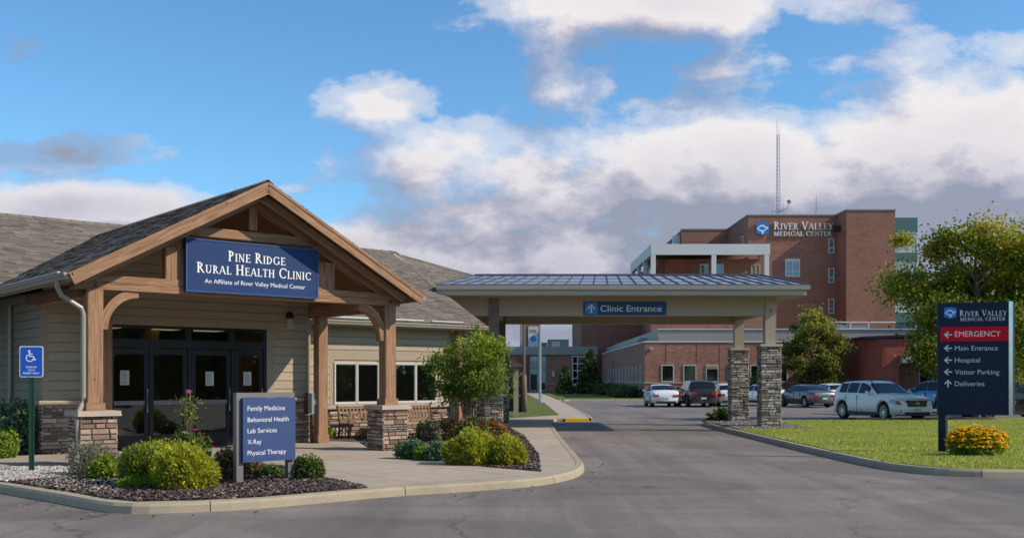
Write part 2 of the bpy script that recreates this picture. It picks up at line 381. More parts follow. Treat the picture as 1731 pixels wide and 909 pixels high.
M['plate'] = plain('number_plate', (.5, .52, .5), .5)
M['chrome'] = plain('chrome', (.6, .6, .62), .15, 1)
M['rust'] = plain('brown_bench_slat', s2l(124, 95, 66), .7, noise=.25, nscale=12)
M['bench_iron'] = plain('cast_iron', s2l(66, 58, 46), .6, .3)
M['yellow'] = plain('yellow_paint', (.80, .50, .02), .7, noise=.15, nscale=8)
M['line'] = plain('worn_white_line', (.36, .35, .33), .8, noise=.3, nscale=6)
M['box_teal'] = plain('grey_green_box', s2l(120, 136, 134), .5, noise=.1)
M['taupe'] = plain('taupe_post', s2l(122, 108, 97), .7, noise=.12, nscale=4)
M['copper'] = plain('rust_light', s2l(180, 92, 60), .4)
M['camera_white'] = plain('offwhite_housing', (.42, .40, .36), .5)
LG = {
 'tree': leaf_mat('yellow_green_leaves', [(0, (0.022, 0.044, 0.009)), (0.3, (0.07, 0.112, 0.013)), (0.55, (0.176, 0.208, 0.016)), (0.8, (0.44, 0.352, 0.027)), (1, (0.405, 0.144, 0.054))], .42),
 'redtree': leaf_mat('russet_leaves', [(0, (0.06, 0.072, 0.024)), (0.4, (0.144, 0.12, 0.036)), (0.7, (0.312, 0.132, 0.06)), (1, (0.408, 0.168, 0.084))], .35),
 'birch': leaf_mat('olive_leaves', [(0, (0.035, 0.052, 0.013)), (0.4, (0.114, 0.128, 0.023)), (0.75, (0.282, 0.248, 0.045)), (1, (0.422, 0.304, 0.072))], .4),
 'young': leaf_mat('fresh_leaves', [(0, (0.035, 0.065, 0.01)), (0.4, (0.12, 0.18, 0.02)), (0.75, (0.27, 0.33, 0.04)), (1, (0.5, 0.42, 0.06))], .45),
 'gold': leaf_mat('golden_needles', [(0, (0.04, 0.06, 0.012)), (0.3, (0.13, 0.165, 0.018)), (0.5, (0.34, 0.35, 0.03)), (0.8, (0.62, 0.56, 0.05)), (1, (0.66, 0.44, 0.08))], .35),
 'juniper': leaf_mat('juniper_needles', [(0, (0.02, 0.04, 0.012)), (0.35, (0.07, 0.11, 0.02)), (0.6, (0.24, 0.28, 0.03)), (1, (0.5, 0.48, 0.06))], .3),
 'green': leaf_mat('green_leaves', [(0, (0.03, 0.055, 0.014)), (0.5, (0.09, 0.135, 0.03)), (1, (0.22, 0.28, 0.07))], .35),
 'bright': leaf_mat('bright_leaves', [(0, (0.06, 0.1, 0.015)), (0.5, (0.2, 0.28, 0.03)), (1, (0.4, 0.44, 0.07))], .4),
 'grey': leaf_mat('grey_lavender_leaves', [(0, (0.068, 0.081, 0.054)), (0.45, (0.176, 0.189, 0.121)), (0.8, (0.324, 0.27, 0.243)), (1, (0.567, 0.486, 0.513))], .25),
 'brown': leaf_mat('dry_russet_leaves', [(0, (0.068, 0.054, 0.027)), (0.45, (0.203, 0.135, 0.054)), (0.8, (0.351, 0.23, 0.108)), (1, (0.459, 0.243, 0.162))], .3),
 'bluegreen': leaf_mat('bluegreen_leaves', [(0, (0.03, 0.068, 0.03)), (0.5, (0.09, 0.165, 0.09)), (1, (0.33, 0.42, 0.3))], .3),
 'conifer': leaf_mat('conifer_needles', [(0, (0.025, 0.045, 0.016)), (0.5, (0.06, 0.1, 0.03)), (1, (0.15, 0.2, 0.06))], .25),
 'yflower': leaf_mat('yellow_petals', [(0, (0.7, 0.36, 0.01)), (0.5, (0.88, 0.52, 0.02)), (1, (0.92, 0.66, 0.06))], .3),
 'rflower': leaf_mat('red_petals', [(0, (.45, .02, .05)), (.5, (.60, .06, .12)), (1, (.62, .22, .26))], .3),
 'oflower': leaf_mat('orange_petals', [(0, (.55, .10, .02)), (1, (.7, .28, .04))], .3),
}

# ------------------------------------------------------------------ mesh builder
class MB:
    def __init__(s): s.v = []; s.f = []; s.uv = []; s.r = []; s.cur = None
    def rnd(s): return random.random() if s.cur is None else s.cur
    def poly(s, pts, uv=None, r=None):
        n = len(s.v); s.v += [tuple(p) for p in pts]; s.f.append(tuple(range(n, n + len(pts))))
        if uv is None:
            a = Vector(pts[1]) - Vector(pts[0]); b = Vector(pts[2]) - Vector(pts[0]); nn = a.cross(b)
            ax = max(range(3), key=lambda i: abs(nn[i]))
            uv = [((p[1], p[2]) if ax == 0 else (p[0], p[2]) if ax == 1 else (p[0], p[1])) for p in pts]
        s.uv.append(uv); s.r.append(s.rnd() if r is None else r)
    def hexa(s, P, r=None, uvax=None):
        """P: 8 points, bottom 4 ccw then top 4 ccw"""
        r = s.rnd() if r is None else r
        q = [(3, 2, 1, 0), (4, 5, 6, 7), (0, 1, 5, 4), (1, 2, 6, 5), (2, 3, 7, 6), (3, 0, 4, 7)]
        for f in q: s.poly([P[i] for i in f], None if uvax is None else [uvax(P[i]) for i in f], r)
    def box(s, x0, x1, y0, y1, z0, z1, r=None):
        s.hexa([(x0, y0, z0), (x1, y0, z0), (x1, y1, z0), (x0, y1, z0), (x0, y0, z1), (x1, y0, z1), (x1, y1, z1), (x0, y1, z1)], r)
    def beam(s, p0, p1, w, h, up=(0, 0, 1), ch=0.0):
        """timber of section w (sideways) x h (up) from p0 to p1, grain along it"""
        p0 = Vector(p0); p1 = Vector(p1); d = (p1 - p0); L = d.length; d.normalize()
        up = Vector(up); sd = d.cross(up)
        if sd.length < 1e-4: sd = d.cross(Vector((1, 0, 0)))
        sd.normalize(); u = sd.cross(d).normalized(); r = random.random(); o = random.random() * 9
        c = ch or min(w, h) * .06
        ring = [(-w/2 + c, -h/2), (w/2 - c, -h/2), (w/2, -h/2 + c), (w/2, h/2 - c), (w/2 - c, h/2), (-w/2 + c, h/2), (-w/2, h/2 - c), (-w/2, -h/2 + c)]
        A = [p0 + sd * a + u * b for a, b in ring]; B = [p1 + sd * a + u * b for a, b in ring]
        acc = 0
        for i in range(8):
            j = (i + 1) % 8; wd = (A[j] - A[i]).length
            s.poly([A[j], A[i], B[i], B[j]], [(o, acc + wd), (o, acc), (o + L, acc), (o + L, acc + wd)], r); acc += wd
        s.poly(A, [(o + a * .1, b) for a, b in ring], r); s.poly(B[::-1], [(o + a * .1, b) for a, b in ring[::-1]], r)
    def tube(s, pts, rad, n=8, cap=True):
        pts = [Vector(p) for p in pts]; rs = rad if isinstance(rad, (list, tuple)) else [rad] * len(pts)
        rings = []; ref = Vector((0, 0, 1)); r = s.rnd(); acc = 0
        for i, p in enumerate(pts):
            d = (pts[min(i + 1, len(pts) - 1)] - pts[max(i - 1, 0)]).normalized()
            a = d.cross(ref)
            if a.length < .05: a = d.cross(Vector((1, 0, 0)))
            a.normalize(); b = a.cross(d)
            rings.append([p + (a * math.cos(t) + b * math.sin(t)) * rs[i] for t in [2 * math.pi * k / n for k in range(n)]])
        for i in range(len(rings) - 1):
            L = (pts[i + 1] - pts[i]).length
            for k in range(n):
                j = (k + 1) % n
                s.poly([rings[i][k], rings[i][j], rings[i + 1][j], rings[i + 1][k]], [(acc, k / n), (acc, (k + 1) / n), (acc + L, (k + 1) / n), (acc + L, k / n)], r)
            acc += L
        if cap: s.poly(rings[0][::-1], r=r); s.poly(rings[-1], r=r)
    def lathe(s, prof, n=24, c=(0, 0, 0), axis='z'):
        rings = []
        for (rad, h) in prof:
            ring = []
            for k in range(n):
                a = 2 * math.pi * k / n; x, y = rad * math.cos(a), rad * math.sin(a)
                p = (x, y, h) if axis == 'z' else (x, h, y)
                ring.append((p[0] + c[0], p[1] + c[1], p[2] + c[2]))
            rings.append(ring)
        r = s.rnd()
        for i in range(len(rings) - 1):
            for k in range(n):
                j = (k + 1) % n
                q = [rings[i][k], rings[i][j], rings[i + 1][j], rings[i + 1][k]]
                s.poly(q if axis == 'z' else q[::-1], r=r)
    def prism(s, poly, y0, y1, r=None):
        """poly in (x,z), extruded from y0 (front) to y1"""
        s.poly([(x, y0, z) for x, z in poly], r=r); s.poly([(x, y1, z) for x, z in poly[::-1]], r=r)
        for i in range(len(poly)):
            a, b = poly[i], poly[(i + 1) % len(poly)]
            s.poly([(a[0], y0, a[1]), (a[0], y1, a[1]), (b[0], y1, b[1]), (b[0], y0, b[1])], r=r)
    def prism_z(s, poly, z0, z1, r=None):
        s.poly([(x, y, z1) for x, y in poly], r=r); s.poly([(x, y, z0) for x, y in poly[::-1]], r=r)
        for i in range(len(poly)):
            a, b = poly[i], poly[(i + 1) % len(poly)]
            s.poly([(a[0], a[1], z0), (b[0], b[1], z0), (b[0], b[1], z1), (a[0], a[1], z1)], r=r)
    def build(s, name, mat, parent=None, smooth=False, loc=None, rz=0, recalc=True):
        me = bpy.data.meshes.new(name); me.from_pydata(s.v, [], s.f)
        uvl = me.uv_layers.new(name='UVMap'); flat = np.array([c for f in s.uv for p in f for c in p], dtype=np.float32)
        uvl.data.foreach_set('uv', flat)
        at = me.attributes.new('rnd', 'FLOAT', 'FACE'); at.data.foreach_set('value', np.array(s.r, dtype=np.float32))
        me.materials.append(mat)
        if smooth or recalc:
            import bmesh
            bm = bmesh.new(); bm.from_mesh(me)
            if smooth: bmesh.ops.remove_doubles(bm, verts=bm.verts, dist=1e-4)
            if recalc: bmesh.ops.recalc_face_normals(bm, faces=bm.faces)
            bm.to_mesh(me); bm.free()
            if smooth:
                for p in me.polygons: p.use_smooth = True
        o = bpy.data.objects.new(name, me); C.objects.link(o)
        if parent: o.parent = parent
        if loc is not None: o.location = loc; o.rotation_euler = (0, 0, rz)
        return o

def fast_quads(name, V, rnd, mat, parent=None, loc=None, rz=0):
    """V: (N,4,3)"""
    N = len(V); me = bpy.data.meshes.new(name)
    me.vertices.add(N * 4); me.vertices.foreach_set('co', V.reshape(-1).astype(np.float32))
    me.loops.add(N * 4); me.loops.foreach_set('vertex_index', np.arange(N * 4, dtype=np.int32))
    me.polygons.add(N); me.polygons.foreach_set('loop_start', np.arange(0, N * 4, 4, dtype=np.int32))
    me.polygons.foreach_set('loop_total', np.full(N, 4, dtype=np.int32))
    at = me.attributes.new('rnd', 'FLOAT', 'FACE'); at.data.foreach_set('value', rnd.astype(np.float32))
    me.materials.append(mat); me.update(calc_edges=True); me.validate()
    o = bpy.data.objects.new(name, me); C.objects.link(o)
    if parent: o.parent = parent
    if loc is not None: o.location = loc; o.rotation_euler = (0, 0, rz)
    return o

def thing(name, label, cat, loc=(0, 0, 0), rz=0, group=None, kind=None):
    o = bpy.data.objects.new(name, None); C.objects.link(o); o.empty_display_size = .3
    o.location = loc; o.rotation_euler = (0, 0, rz); return tag(o, label, cat, group, kind)
def tag(o, label=None, cat=None, group=None, kind=None):
    if label: o['label'] = label
    if cat: o['category'] = cat
    if group: o['group'] = group
    if kind: o['kind'] = kind
    return o
def dup(root, loc, rz, label=None):
    r = root.copy(); C.objects.link(r); r.location = loc; r.rotation_euler = (0, 0, rz)
    if label: r['label'] = label
    for ch in list(root.children):
        c = ch.copy(); C.objects.link(c); c.parent = r
        for g in list(ch.children):
            d = g.copy(); C.objects.link(d); d.parent = c
    return r
def struct(name, mb, mat, label=None, **k):
    o = mb.build(name, mat, **k); o['kind'] = 'structure'
    if label: o['label'] = label
    return o

# lettering --------------------------------------------------------
def arc(cx, cy, rx, ry, a0, a1, tk, tn, n=14):
    out = []; prev = None
    for i in range(n + 1):
        a = R(a0 + (a1 - a0) * i / n); w = tn + (tk - tn) * abs(math.cos(a))
        ca, sa = math.cos(a), math.sin(a)
        o_ = (cx + rx * ca, cy + ry * sa); i_ = (cx + (rx - w) * ca, cy + (ry - min(w, tn * 1.4)) * sa)
        if prev: out.append([prev[0], o_, i_, prev[1]])
        prev = (o_, i_)
    return out
TK, TN, SF = .15, .075, .055
def vs(x, y0, y1, w): return [[(x - w/2, y0), (x + w/2, y0), (x + w/2, y1), (x - w/2, y1)]]
def hs(x0, x1, y, w): return [[(x0, y - w/2), (x1, y - w/2), (x1, y + w/2), (x0, y + w/2)]]
def dg(x0, y0, x1, y1, w): return [[(x0 - w/2, y0), (x0 + w/2, y0), (x1 + w/2, y1), (x1 - w/2, y1)]]
def sf(x, top, w=.30): return hs(x - w/2, x + w/2, 1 - SF/2 if top else SF/2, SF)
def glyph(c):
    g = {
     'I': (vs(.2, 0, 1, TK) + sf(.2, 0) + sf(.2, 1), .40),
     'P': (vs(.2, 0, 1, TK) + sf(.2, 0) + sf(.14, 1, .22) + arc(.24, .73, .34, .27, -90, 90, TK, TN), .66),
     'R': (vs(.2, 0, 1, TK) + sf(.2, 0) + sf(.14, 1, .22) + arc(.24, .74, .34, .26, -90, 90, TK, TN) + dg(.70, 0, .36, .5, TK) + hs(.64, .80, SF/2, SF), .80),
     'N': (vs(.17, 0, 1, TN) + dg(.69, 0, .17, 1, TK) + vs(.69, 0, 1, TN) + sf(.17, 0, .24) + sf(.69, 1, .24) + sf(.12, 1, .2), .86),
     'E': (vs(.2, 0, 1, TK) + sf(.14, 0, .22) + sf(.14, 1, .22) + hs(.2, .62, 1 - TN/2, TN) + hs(.2, .52, .52, TN) + hs(.2, .66, TN/2, TN) + vs(.60, .82, 1, TN*.8) + vs(.645, 0, .2, TN*.8) + vs(.52, .42, .62, TN*.7), .72),
     'D': (vs(.2, 0, 1, TK) + sf(.12, 0, .2) + sf(.12, 1, .2) + arc(.22, .5, .56, .5, -90, 90, TK, TN), .86),
     'G': (arc(.5, .5, .43, .52, 42, 318, TK, TN) + vs(.80, .08, .44, TK) + hs(.66, .94, .44, SF) + vs(.80, .74, .98, TN*.8), .98),
     'C': (arc(.5, .5, .43, .52, 42, 318, TK, TN) + vs(.80, .74, .98, TN*.8), .88),
     'U': (vs(.2, .3, 1, TK) + vs(.70, .3, 1, TN) + arc(.43, .32, .305, .34, 180, 360, TK, TN) + sf(.2, 1) + sf(.70, 1, .24), .88),
     'A': (dg(.08, 0, .40, 1, TN) + dg(.74, 0, .42, 1, TK) + hs(.2, .62, .33, TN*.8) + sf(.09, 0, .22) + sf(.74, 0, .28), .84),
     'L': (vs(.2, 0, 1, TK) + sf(.2, 1) + sf(.14, 0, .22) + hs(.2, .64, TN/2, TN) + vs(.62, 0, .22, TN*.8), .68),
     'H': (vs(.2, 0, 1, TK) + vs(.70, 0, 1, TK) + hs(.2, .70, .52, TN) + sf(.2, 0) + sf(.2, 1) + sf(.70, 0) + sf(.70, 1), .90),
     'T': (vs(.36, 0, 1, TK) + sf(.36, 0) + hs(.04, .68, 1 - TN/2, TN) + vs(.06, .8, 1, TN*.8) + vs(.66, .8, 1, TN*.8), .72),
     'V': (dg(.42, 0, .12, 1, TK) + dg(.42, 0, .72, 1, TN) + sf(.12, 1, .28) + sf(.73, 1, .22), .80),
     'Y': (vs(.38, 0, .48, TK) + dg(.38, .45, .10, 1, TK) + dg(.38, .45, .68, 1, TN) + sf(.38, 0) + sf(.10, 1, .28) + sf(.68, 1, .22), .76),
     'M': (vs(.16, 0, 1, TN) + dg(.50, 0, .18, 1, TK) + dg(.50, 0, .80, 1, TN) + vs(.82, 0, 1, TK) + sf(.16, 0, .22) + sf(.82, 0) + sf(.12, 1, .18) + sf(.86, 1, .2), 1.02),
    }
    return g[c]
def serif_text(mb, s, x0, x1, z, cap, y, small=.78, depth=.012):
    """capitals at full height, lower case as small capitals; fitted to x0..x1, on the plane y (front is -y)"""
    w = 0
    for ch in s: w += .36 if ch == ' ' else glyph(ch.upper())[1] * (1 if ch.isupper() else small) + .03
    k = (x1 - x0) / w; x = x0; i = 0
    for ch in s:
        if ch == ' ': x += .36 * k; continue
        q = 1 if ch.isupper() else small
        polys, adv = glyph(ch.upper())
        for p in polys:
            i += 1
            mb.prism([(x + a * q * k, z + b * q * cap) for a, b in p], y - depth - .0003 * (i % 7), y)
        x += (adv * q + .03) * k
def sans_text(mb, s, x0, x1, z, cap, y, depth=.006, bold=.0):
    cu = bpy.data.curves.new('t', 'FONT'); cu.body = s; cu.size = 1; cu.resolution_u = 3; cu.offset = bold
    o = bpy.data.objects.new('t', cu); C.objects.link(o)
    dgr = bpy.context.evaluated_depsgraph_get(); me = bpy.data.meshes.new_from_object(o.evaluated_get(dgr))
    vs_ = np.array([v.co[:] for v in me.vertices]); capH = .729
    mx, Mx = vs_[:, 0].min(), vs_[:, 0].max(); k = (x1 - x0) / (Mx - mx) if x1 else cap / capH
    f = lambda v: (x0 + (v[0] - mx) * k, z + v[1] / capH * cap)
    from collections import Counter
    ec = Counter()
    for p in me.polygons:
        q = [f(vs_[i]) for i in p.vertices]
        mb.poly([(a, y - depth, b) for a, b in q], r=.5)
        L = len(p.vertices)
        for i in range(L): ec[(p.vertices[i], p.vertices[(i + 1) % L])] += 1
    for (a, b) in ec:
        if (b, a) in ec: continue
        A, B = f(vs_[a]), f(vs_[b]); mb.poly([(A[0], y - depth, A[1]), (B[0], y - depth, B[1]), (B[0], y, B[1]), (A[0], y, A[1])], r=.5)
    bpy.data.objects.remove(o); bpy.data.curves.remove(cu); bpy.data.meshes.remove(me)
def arrow(mb, cx, cz, sz, y, up=False):
    w = sz * .17
    P = [[(-sz*.45, -w*.45), (sz*.5, -w*.45), (sz*.5, w*.45), (-sz*.45, w*.45)], [(-sz*.5, 0), (-sz*.02, sz*.44), (sz*.12, sz*.36), (-sz*.3, 0)], [(-sz*.5, 0), (-sz*.3, 0), (sz*.12, -sz*.36), (-sz*.02, -sz*.44)]]
    for i, p in enumerate(P):
        q = [(cx + (b if up else a), cz + (-a if up else b)) for a, b in p]
        mb.prism(q, y - .008 - .0006 * i, y)
def emblem(parent, x0, x1, z0, z1, y, d=.03):
    """blue shield tile with a pale river-and-peak mark"""
    w, h = x1 - x0, z1 - z0; f = lambda p: [(x0 + a * w, z0 + b * h) for a, b in p]
    mb = MB(); mb.prism(f([(0, .16), (.5, 0), (1, .16), (1, .95), (.9, 1), (.1, 1), (0, .95)]), y - d, y); mb.build('emblem', M['logo_blue'], parent)
    mb = MB()
    up = [(.03, .50), (.2, .68), (.4, .80), (.6, .78), (.8, .62), (.97, .66)]; lo = [(.03, .42), (.25, .60), (.42, .68), (.58, .66), (.75, .50), (.97, .58)]
    for i in range(5): mb.prism(f([lo[i], lo[i + 1], up[i + 1], up[i]]), y - d - .006, y - d)
    lo2 = [(.05, .46), (.25, .34), (.42, .28), (.46, .1), (.5, .06), (.54, .1), (.6, .3), (.8, .42), (.95, .56)]; up2 = [(.05, .52), (.27, .44), (.42, .40), (.47, .38), (.5, .37), (.55, .38), (.62, .40), (.78, .50), (.95, .62)]
    for i in range(8): mb.prism(f([lo2[i], lo2[i + 1], up2[i + 1], up2[i]]), y - d - .007, y - d)
    mb.build('emblem_mark', M['letters'], parent)

# wall helpers ------------------------------------------------------
def lap_wall(mb, p0, p1, z0, z1, nrm, course=.21, clip=None):
    p0 = Vector((*p0, 0)); p1 = Vector((*p1, 0)); n = Vector((*nrm, 0)); L = (p1 - p0).length; d = (p1 - p0).normalized()
    k = max(1, round((z1 - z0) / course)); h = (z1 - z0) / k
    for i in range(k):
        a, b = z0 + i * h, z0 + (i + 1) * h; u0, u1 = 0, L; t0, t1 = 0, L
        if clip:
            u0, u1 = clip(a, L); t0, t1 = clip(b, L)
            if u1 - u0 < .05: continue
            if t1 < t0: t0 = t1 = (t0 + t1) / 2
        r = random.random()
        gp = .016
        A = p0 + d * u0 + n * .042 + Vector((0, 0, a + gp)); B = p0 + d * u1 + n * .042 + Vector((0, 0, a + gp))
        Cc = p0 + d * t1 + n * .030 + Vector((0, 0, b)); D = p0 + d * t0 + n * .030 + Vector((0, 0, b))
        mb.poly([A, B, Cc, D], r=r)
        lo = [p0 + d * u0 + Vector((0, 0, a)), p0 + d * u1 + Vector((0, 0, a))]; hi = [p0 + d * u1 + Vector((0, 0, a + gp)), p0 + d * u0 + Vector((0, 0, a + gp))]
        mb.poly(lo + hi, r=r); mb.poly([hi[1], hi[0], B, A], r=r)
        mb.poly([D, Cc, p0 + d * t1 + Vector((0, 0, b)), p0 + d * t0 + Vector((0, 0, b))], r=r)
def stone_wall(mb, p0, p1, z0, z1, nrm, hmin=.045, hmax=.115, wmin=.12, wmax=.42, prot=.035):
    p0 = Vector((*p0, 0)); p1 = Vector((*p1, 0)); n = Vector((*nrm, 0)); L = (p1 - p0).length; d = (p1 - p0).normalized()
    z = z0
    while z < z1 - .01:
        h = min(random.uniform(hmin, hmax), z1 - z)
        if z1 - z - h < hmin * .6: h = z1 - z
        x = -random.uniform(0, .1)
        while x < L - .005:
            w = random.uniform(wmin, wmax); a, b = max(0, x), min(L, x + w)
            if L - b < .07: b = L; w = b - x
            if b - a > .02:
                g = .006; e = random.uniform(.008, prot); c = .010
                q = lambda u, zz, o: p0 + d * u + n * o + Vector((0, 0, zz))
                r = random.random(); j = lambda: random.uniform(-.004, .004)
                z_0, z_1 = z + g, z + h - g; u0, u1 = a + g, b - g
                if a <= 0: u0 = -prot * .6 if prot > .02 else 0
                if b >= L: u1 = L + (prot * .6 if prot > .02 else 0)
                F = [q(u0 + c, z_0 + c + j(), e + j()), q(u1 - c, z_0 + c + j(), e + j()), q(u1 - c, z_1 - c + j(), e + j()), q(u0 + c, z_1 - c + j(), e + j())]
                B = [q(u0, z_0, -.01), q(u1, z_0, -.01), q(u1, z_1, -.01), q(u0, z_1, -.01)]
                mb.poly(F, r=r)
                for i in range(4): k = (i + 1) % 4; mb.poly([B[i], B[k], F[k], F[i]], r=r)
            x += w
        z += h
def pier(parent, cx, cy, w, h, mat, name='pier', capw=.06, caph=.10):
    k = w / 2 - .02
    core = MB(); core.box(cx - k, cx + k, cy - k, cy + k, 0, h - caph); o = core.build(name, M['mortar'], parent)
    st = MB(); c = [(cx - k, cy - k), (cx + k, cy - k), (cx + k, cy + k), (cx - k, cy + k)]
    for i, n in enumerate([(0, -1), (1, 0), (0, 1), (-1, 0)]): stone_wall(st, c[i], c[(i + 1) % 4], 0, h - caph, n, wmin=.14, wmax=.36)
    st.build('stone_facing', mat, o)
    cp = MB(); q = w / 2 + capw; b = .012
    cp.hexa([(cx - q, cy - q, h - caph), (cx + q, cy - q, h - caph), (cx + q, cy + q, h - caph), (cx - q, cy + q, h - caph), (cx - q + b, cy - q + b, h), (cx + q - b, cy - q + b, h), (cx + q - b, cy + q - b, h), (cx - q + b, cy + q - b, h)])
    cp.build('cap', M['cap'], o); return o
def courses(mb, A, B, Cc, D, n, lift=.014, tab=.34):
    """shingle courses on the patch A-B (eave) to D-C (ridge)"""
    A, B, Cc, D = map(Vector, (A, B, Cc, D)); nrm = (B - A).cross(D - A)
    if nrm.length < 1e-6: nrm = (B - A).cross(Cc - A)
    nrm.normalize()
    if nrm.z < 0: nrm = -nrm
    for i in range(n):
        t0, t1 = i / n, (i + 1) / n
        a, b = A.lerp(D, t0), B.lerp(Cc, t0); d, c = A.lerp(D, t1), B.lerp(Cc, t1)
        L = (b - a).length
        if L < .02: continue
        k = max(1, int(L / tab)); xs = [0.0]
        for j in range(1, k): xs.append((j + random.uniform(-.3, .3)) / k)
        xs.append(1.0)
        for j in range(len(xs) - 1):
            u0, u1 = xs[j], xs[j + 1]; r = random.random(); e = lift * random.choice((.6, .6, 1, 1.5))
            P = [a.lerp(b, u0) + nrm * e, a.lerp(b, u1) + nrm * e, d.lerp(c, u1) + nrm * .002, d.lerp(c, u0) + nrm * .002]
            mb.poly(P, r=r); mb.poly([a.lerp(b, u0), a.lerp(b, u1), P[1], P[0]], r=r)
def window(parent, x0, x1, z0, z1, y, fmat, pmat, fw=.06, d=.05, name='window', mull=(), trans=(), axis='y', panemb=None):
    """framed window standing proud of wall plane y (facing -y); axis 'x' faces -x"""
    f = (lambda a, b, y0, y1, c, e: mb.box(a, b, y0, y1, c, e)) if axis == 'y' else (lambda a, b, y0, y1, c, e: mb.box(y0, y1, a, b, c, e))
    mb = MB()
    f(x0, x0 + fw, y - d, y + .02, z0, z1); f(x1 - fw, x1, y - d, y + .02, z0, z1)
    f(x0 + fw, x1 - fw, y - d, y + .02, z0, z0 + fw); f(x0 + fw, x1 - fw, y - d, y + .02, z1 - fw, z1)
    for m_ in mull: f(m_ - fw/2, m_ + fw/2, y - d + .004, y + .018, z0 + fw, z1 - fw)
    for t_ in trans: f(x0 + fw, x1 - fw, y - d + .008, y + .016, t_ - fw/2, t_ + fw/2)
    o = mb.build(name, fmat, parent)
    mb = MB(); f(x0 + fw * .5, x1 - fw * .5, y - d * .35, y + .015, z0 + fw * .5, z1 - fw * .5); mb.build('pane', pmat, o)
    return o

# ------------------------------------------------------------------ ground
def catmull(P, step=.25):
    P = [Vector((*p, 0)) for p in P]; out = []
    for i in range(len(P) - 1):
        p0, p1, p2, p3 = P[max(i - 1, 0)], P[i], P[i + 1], P[min(i + 2, len(P) - 1)]
        n = max(1, int((p2 - p1).length / step))
        for k in range(n):
            t = k / n
            out.append(.5 * ((2 * p1) + (p2 - p0) * t + (2 * p0 - 5 * p1 + 4 * p2 - p3) * t * t + (3 * p1 - p0 - 3 * p2 + p3) * t ** 3))
    out.append(P[-1]); return [(p.x, p.y) for p in out]
def kerb_mb(path, side=1, w=.17, seg=3.0, mb=None, z0=-.15):
    """path = outer foot line; side=+1: the island lies to the left of travel"""
    mb = mb or MB(); prof = [(0, z0), (.015, -.035), (.045, .004), (w, .006), (w, z0)]
    P = [Vector((*p, 0)) for p in path]; nr = []
    for i in range(len(P)):
        d = (P[min(i + 1, len(P) - 1)] - P[max(i - 1, 0)]).normalized(); nr.append(Vector((-d.y, d.x, 0)) * side)
    acc = 0
    for i in range(len(P) - 1):
        L = (P[i + 1] - P[i]).length; q = int(acc / seg) != int((acc + L) / seg); acc += L
        a, b = P[i], P[i + 1]; na, nb = nr[i], nr[i + 1]
        if q: b = a.lerp(b, 1 - .012 / max(L, .02))
        ra = [a + na * o + Vector((0, 0, z)) for o, z in prof]; rb = [b + nb * o + Vector((0, 0, z)) for o, z in prof]
        for k in range(4): mb.poly([ra[k], rb[k], rb[k + 1], ra[k + 1]], r=.5)
        if q: mb.poly(rb, r=.5); mb.poly([p + Vector((0, 0, 0)) for p in ra], r=.5)
    return mb
def sheet(name, poly, z, mat, thick=.12, **k):
    mb = MB(); mb.prism_z(poly, z - thick, z); return struct(name, mb, mat, **k)

mb = MB(); mb.poly([(-1500, -300, -.16), (1500, -300, -.16), (1500, 2500, -.16), (-1500, 2500, -.16)]); struct('ground', mb, M['ground'])
mb = MB(); mb.poly([(-60, -30, -.13), (120, -30, -.13), (120, 92, -.13), (-60, 92, -.13)]); struct('road', mb, M['asphalt'], 'worn dark asphalt driveway and car park')

KL = catmull([(-20, 27.0), (-14, 21.6), (-8.02, 16.05), (-6.5, 14.7), (-5.65, 13.9), (-5.05, 13.58), (-4.3, 13.72), (-3.47, 14.13), (-1.88, 15.5), (-.43, 16.45), (.40, 17.1), (1.0, 18.1), (1.32, 19.3), (1.45, 20.8), (1.45, 25), (1.45, 31), (1.5, 36), (1.52, 40.3)])
struct('kerb', kerb_mb(KL, 1), M['kerb'], 'pale concrete kerb curving round the clinic entrance')
KR = catmull([(60, 18.6), (30, 18.6), (14, 18.55), (9.34, 18.6), (8.3, 18.75), (7.7, 19.3), (7.36, 20.4), (7.25, 22.5), (7.2, 25), (7.2, 30), (7.25, 36), (7.4, 39.6), (7.9, 40.9), (9.0, 41.2), (14, 41.2), (30, 41.2), (60, 41.2)])
struct('kerb', kerb_mb(KR[::-1], 1), M['kerb'], 'pale concrete kerb round the grass island')
K2 = catmull([(1.9, 43.3), (3.2, 43.6), (3.5, 45), (3.6, 48), (3.7, 67), (3.9, 82.0), (4.4, 83.6), (6.5, 84), (20, 84), (60, 84), (90, 84)])
struct('kerb', kerb_mb(K2[8:], 1, z0=-.15), M['kerb'], 'far concrete kerb in front of the hospital lawn')
mb = MB(); mb.box(2.25, 3.25, 43.15, 43.6, -.14, .005)
struct('kerb', mb, M['yellow'], 'yellow painted kerb end of the path')

inner = [(x, y) for x, y in KL]
pave = [(a + .0, b) for a, b in catmull([(-20, 27.2), (-14, 21.75), (-8.0, 16.2), (-6.4, 14.8), (-5.6, 14.03), (-5.05, 13.72), (-4.3, 13.87), (-3.5, 14.28), (-1.92, 15.64), (-.5, 16.6), (.30, 17.24), (.88, 18.2), (1.2, 19.4), (1.32, 20.8), (1.32, 31), (1.4, 40.4)], .4)]
pave += [(1.9, 43.5), (3.3, 43.7), (3.4, 48), (3.55, 67), (3.75, 84), (3.7, 102), (3.2, 132.9), (1.7, 132.9), (1.75, 114), (2.3, 77), (2.2, 47.5), (-1, 42), (-25, 42), (-25, 30)]
sheet('pavement', pave, 0, M['concrete'], label='pale concrete pavement with scored joints')
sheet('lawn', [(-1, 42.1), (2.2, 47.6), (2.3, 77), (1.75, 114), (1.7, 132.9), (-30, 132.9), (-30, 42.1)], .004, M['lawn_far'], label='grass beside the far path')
sheet('lawn', [(3.95, 84.15), (90, 84.15), (90, 132.9), (3.3, 132.9), (3.8, 102)], .004, M['lawn_far'], label='narrow grass strip before the hospital')
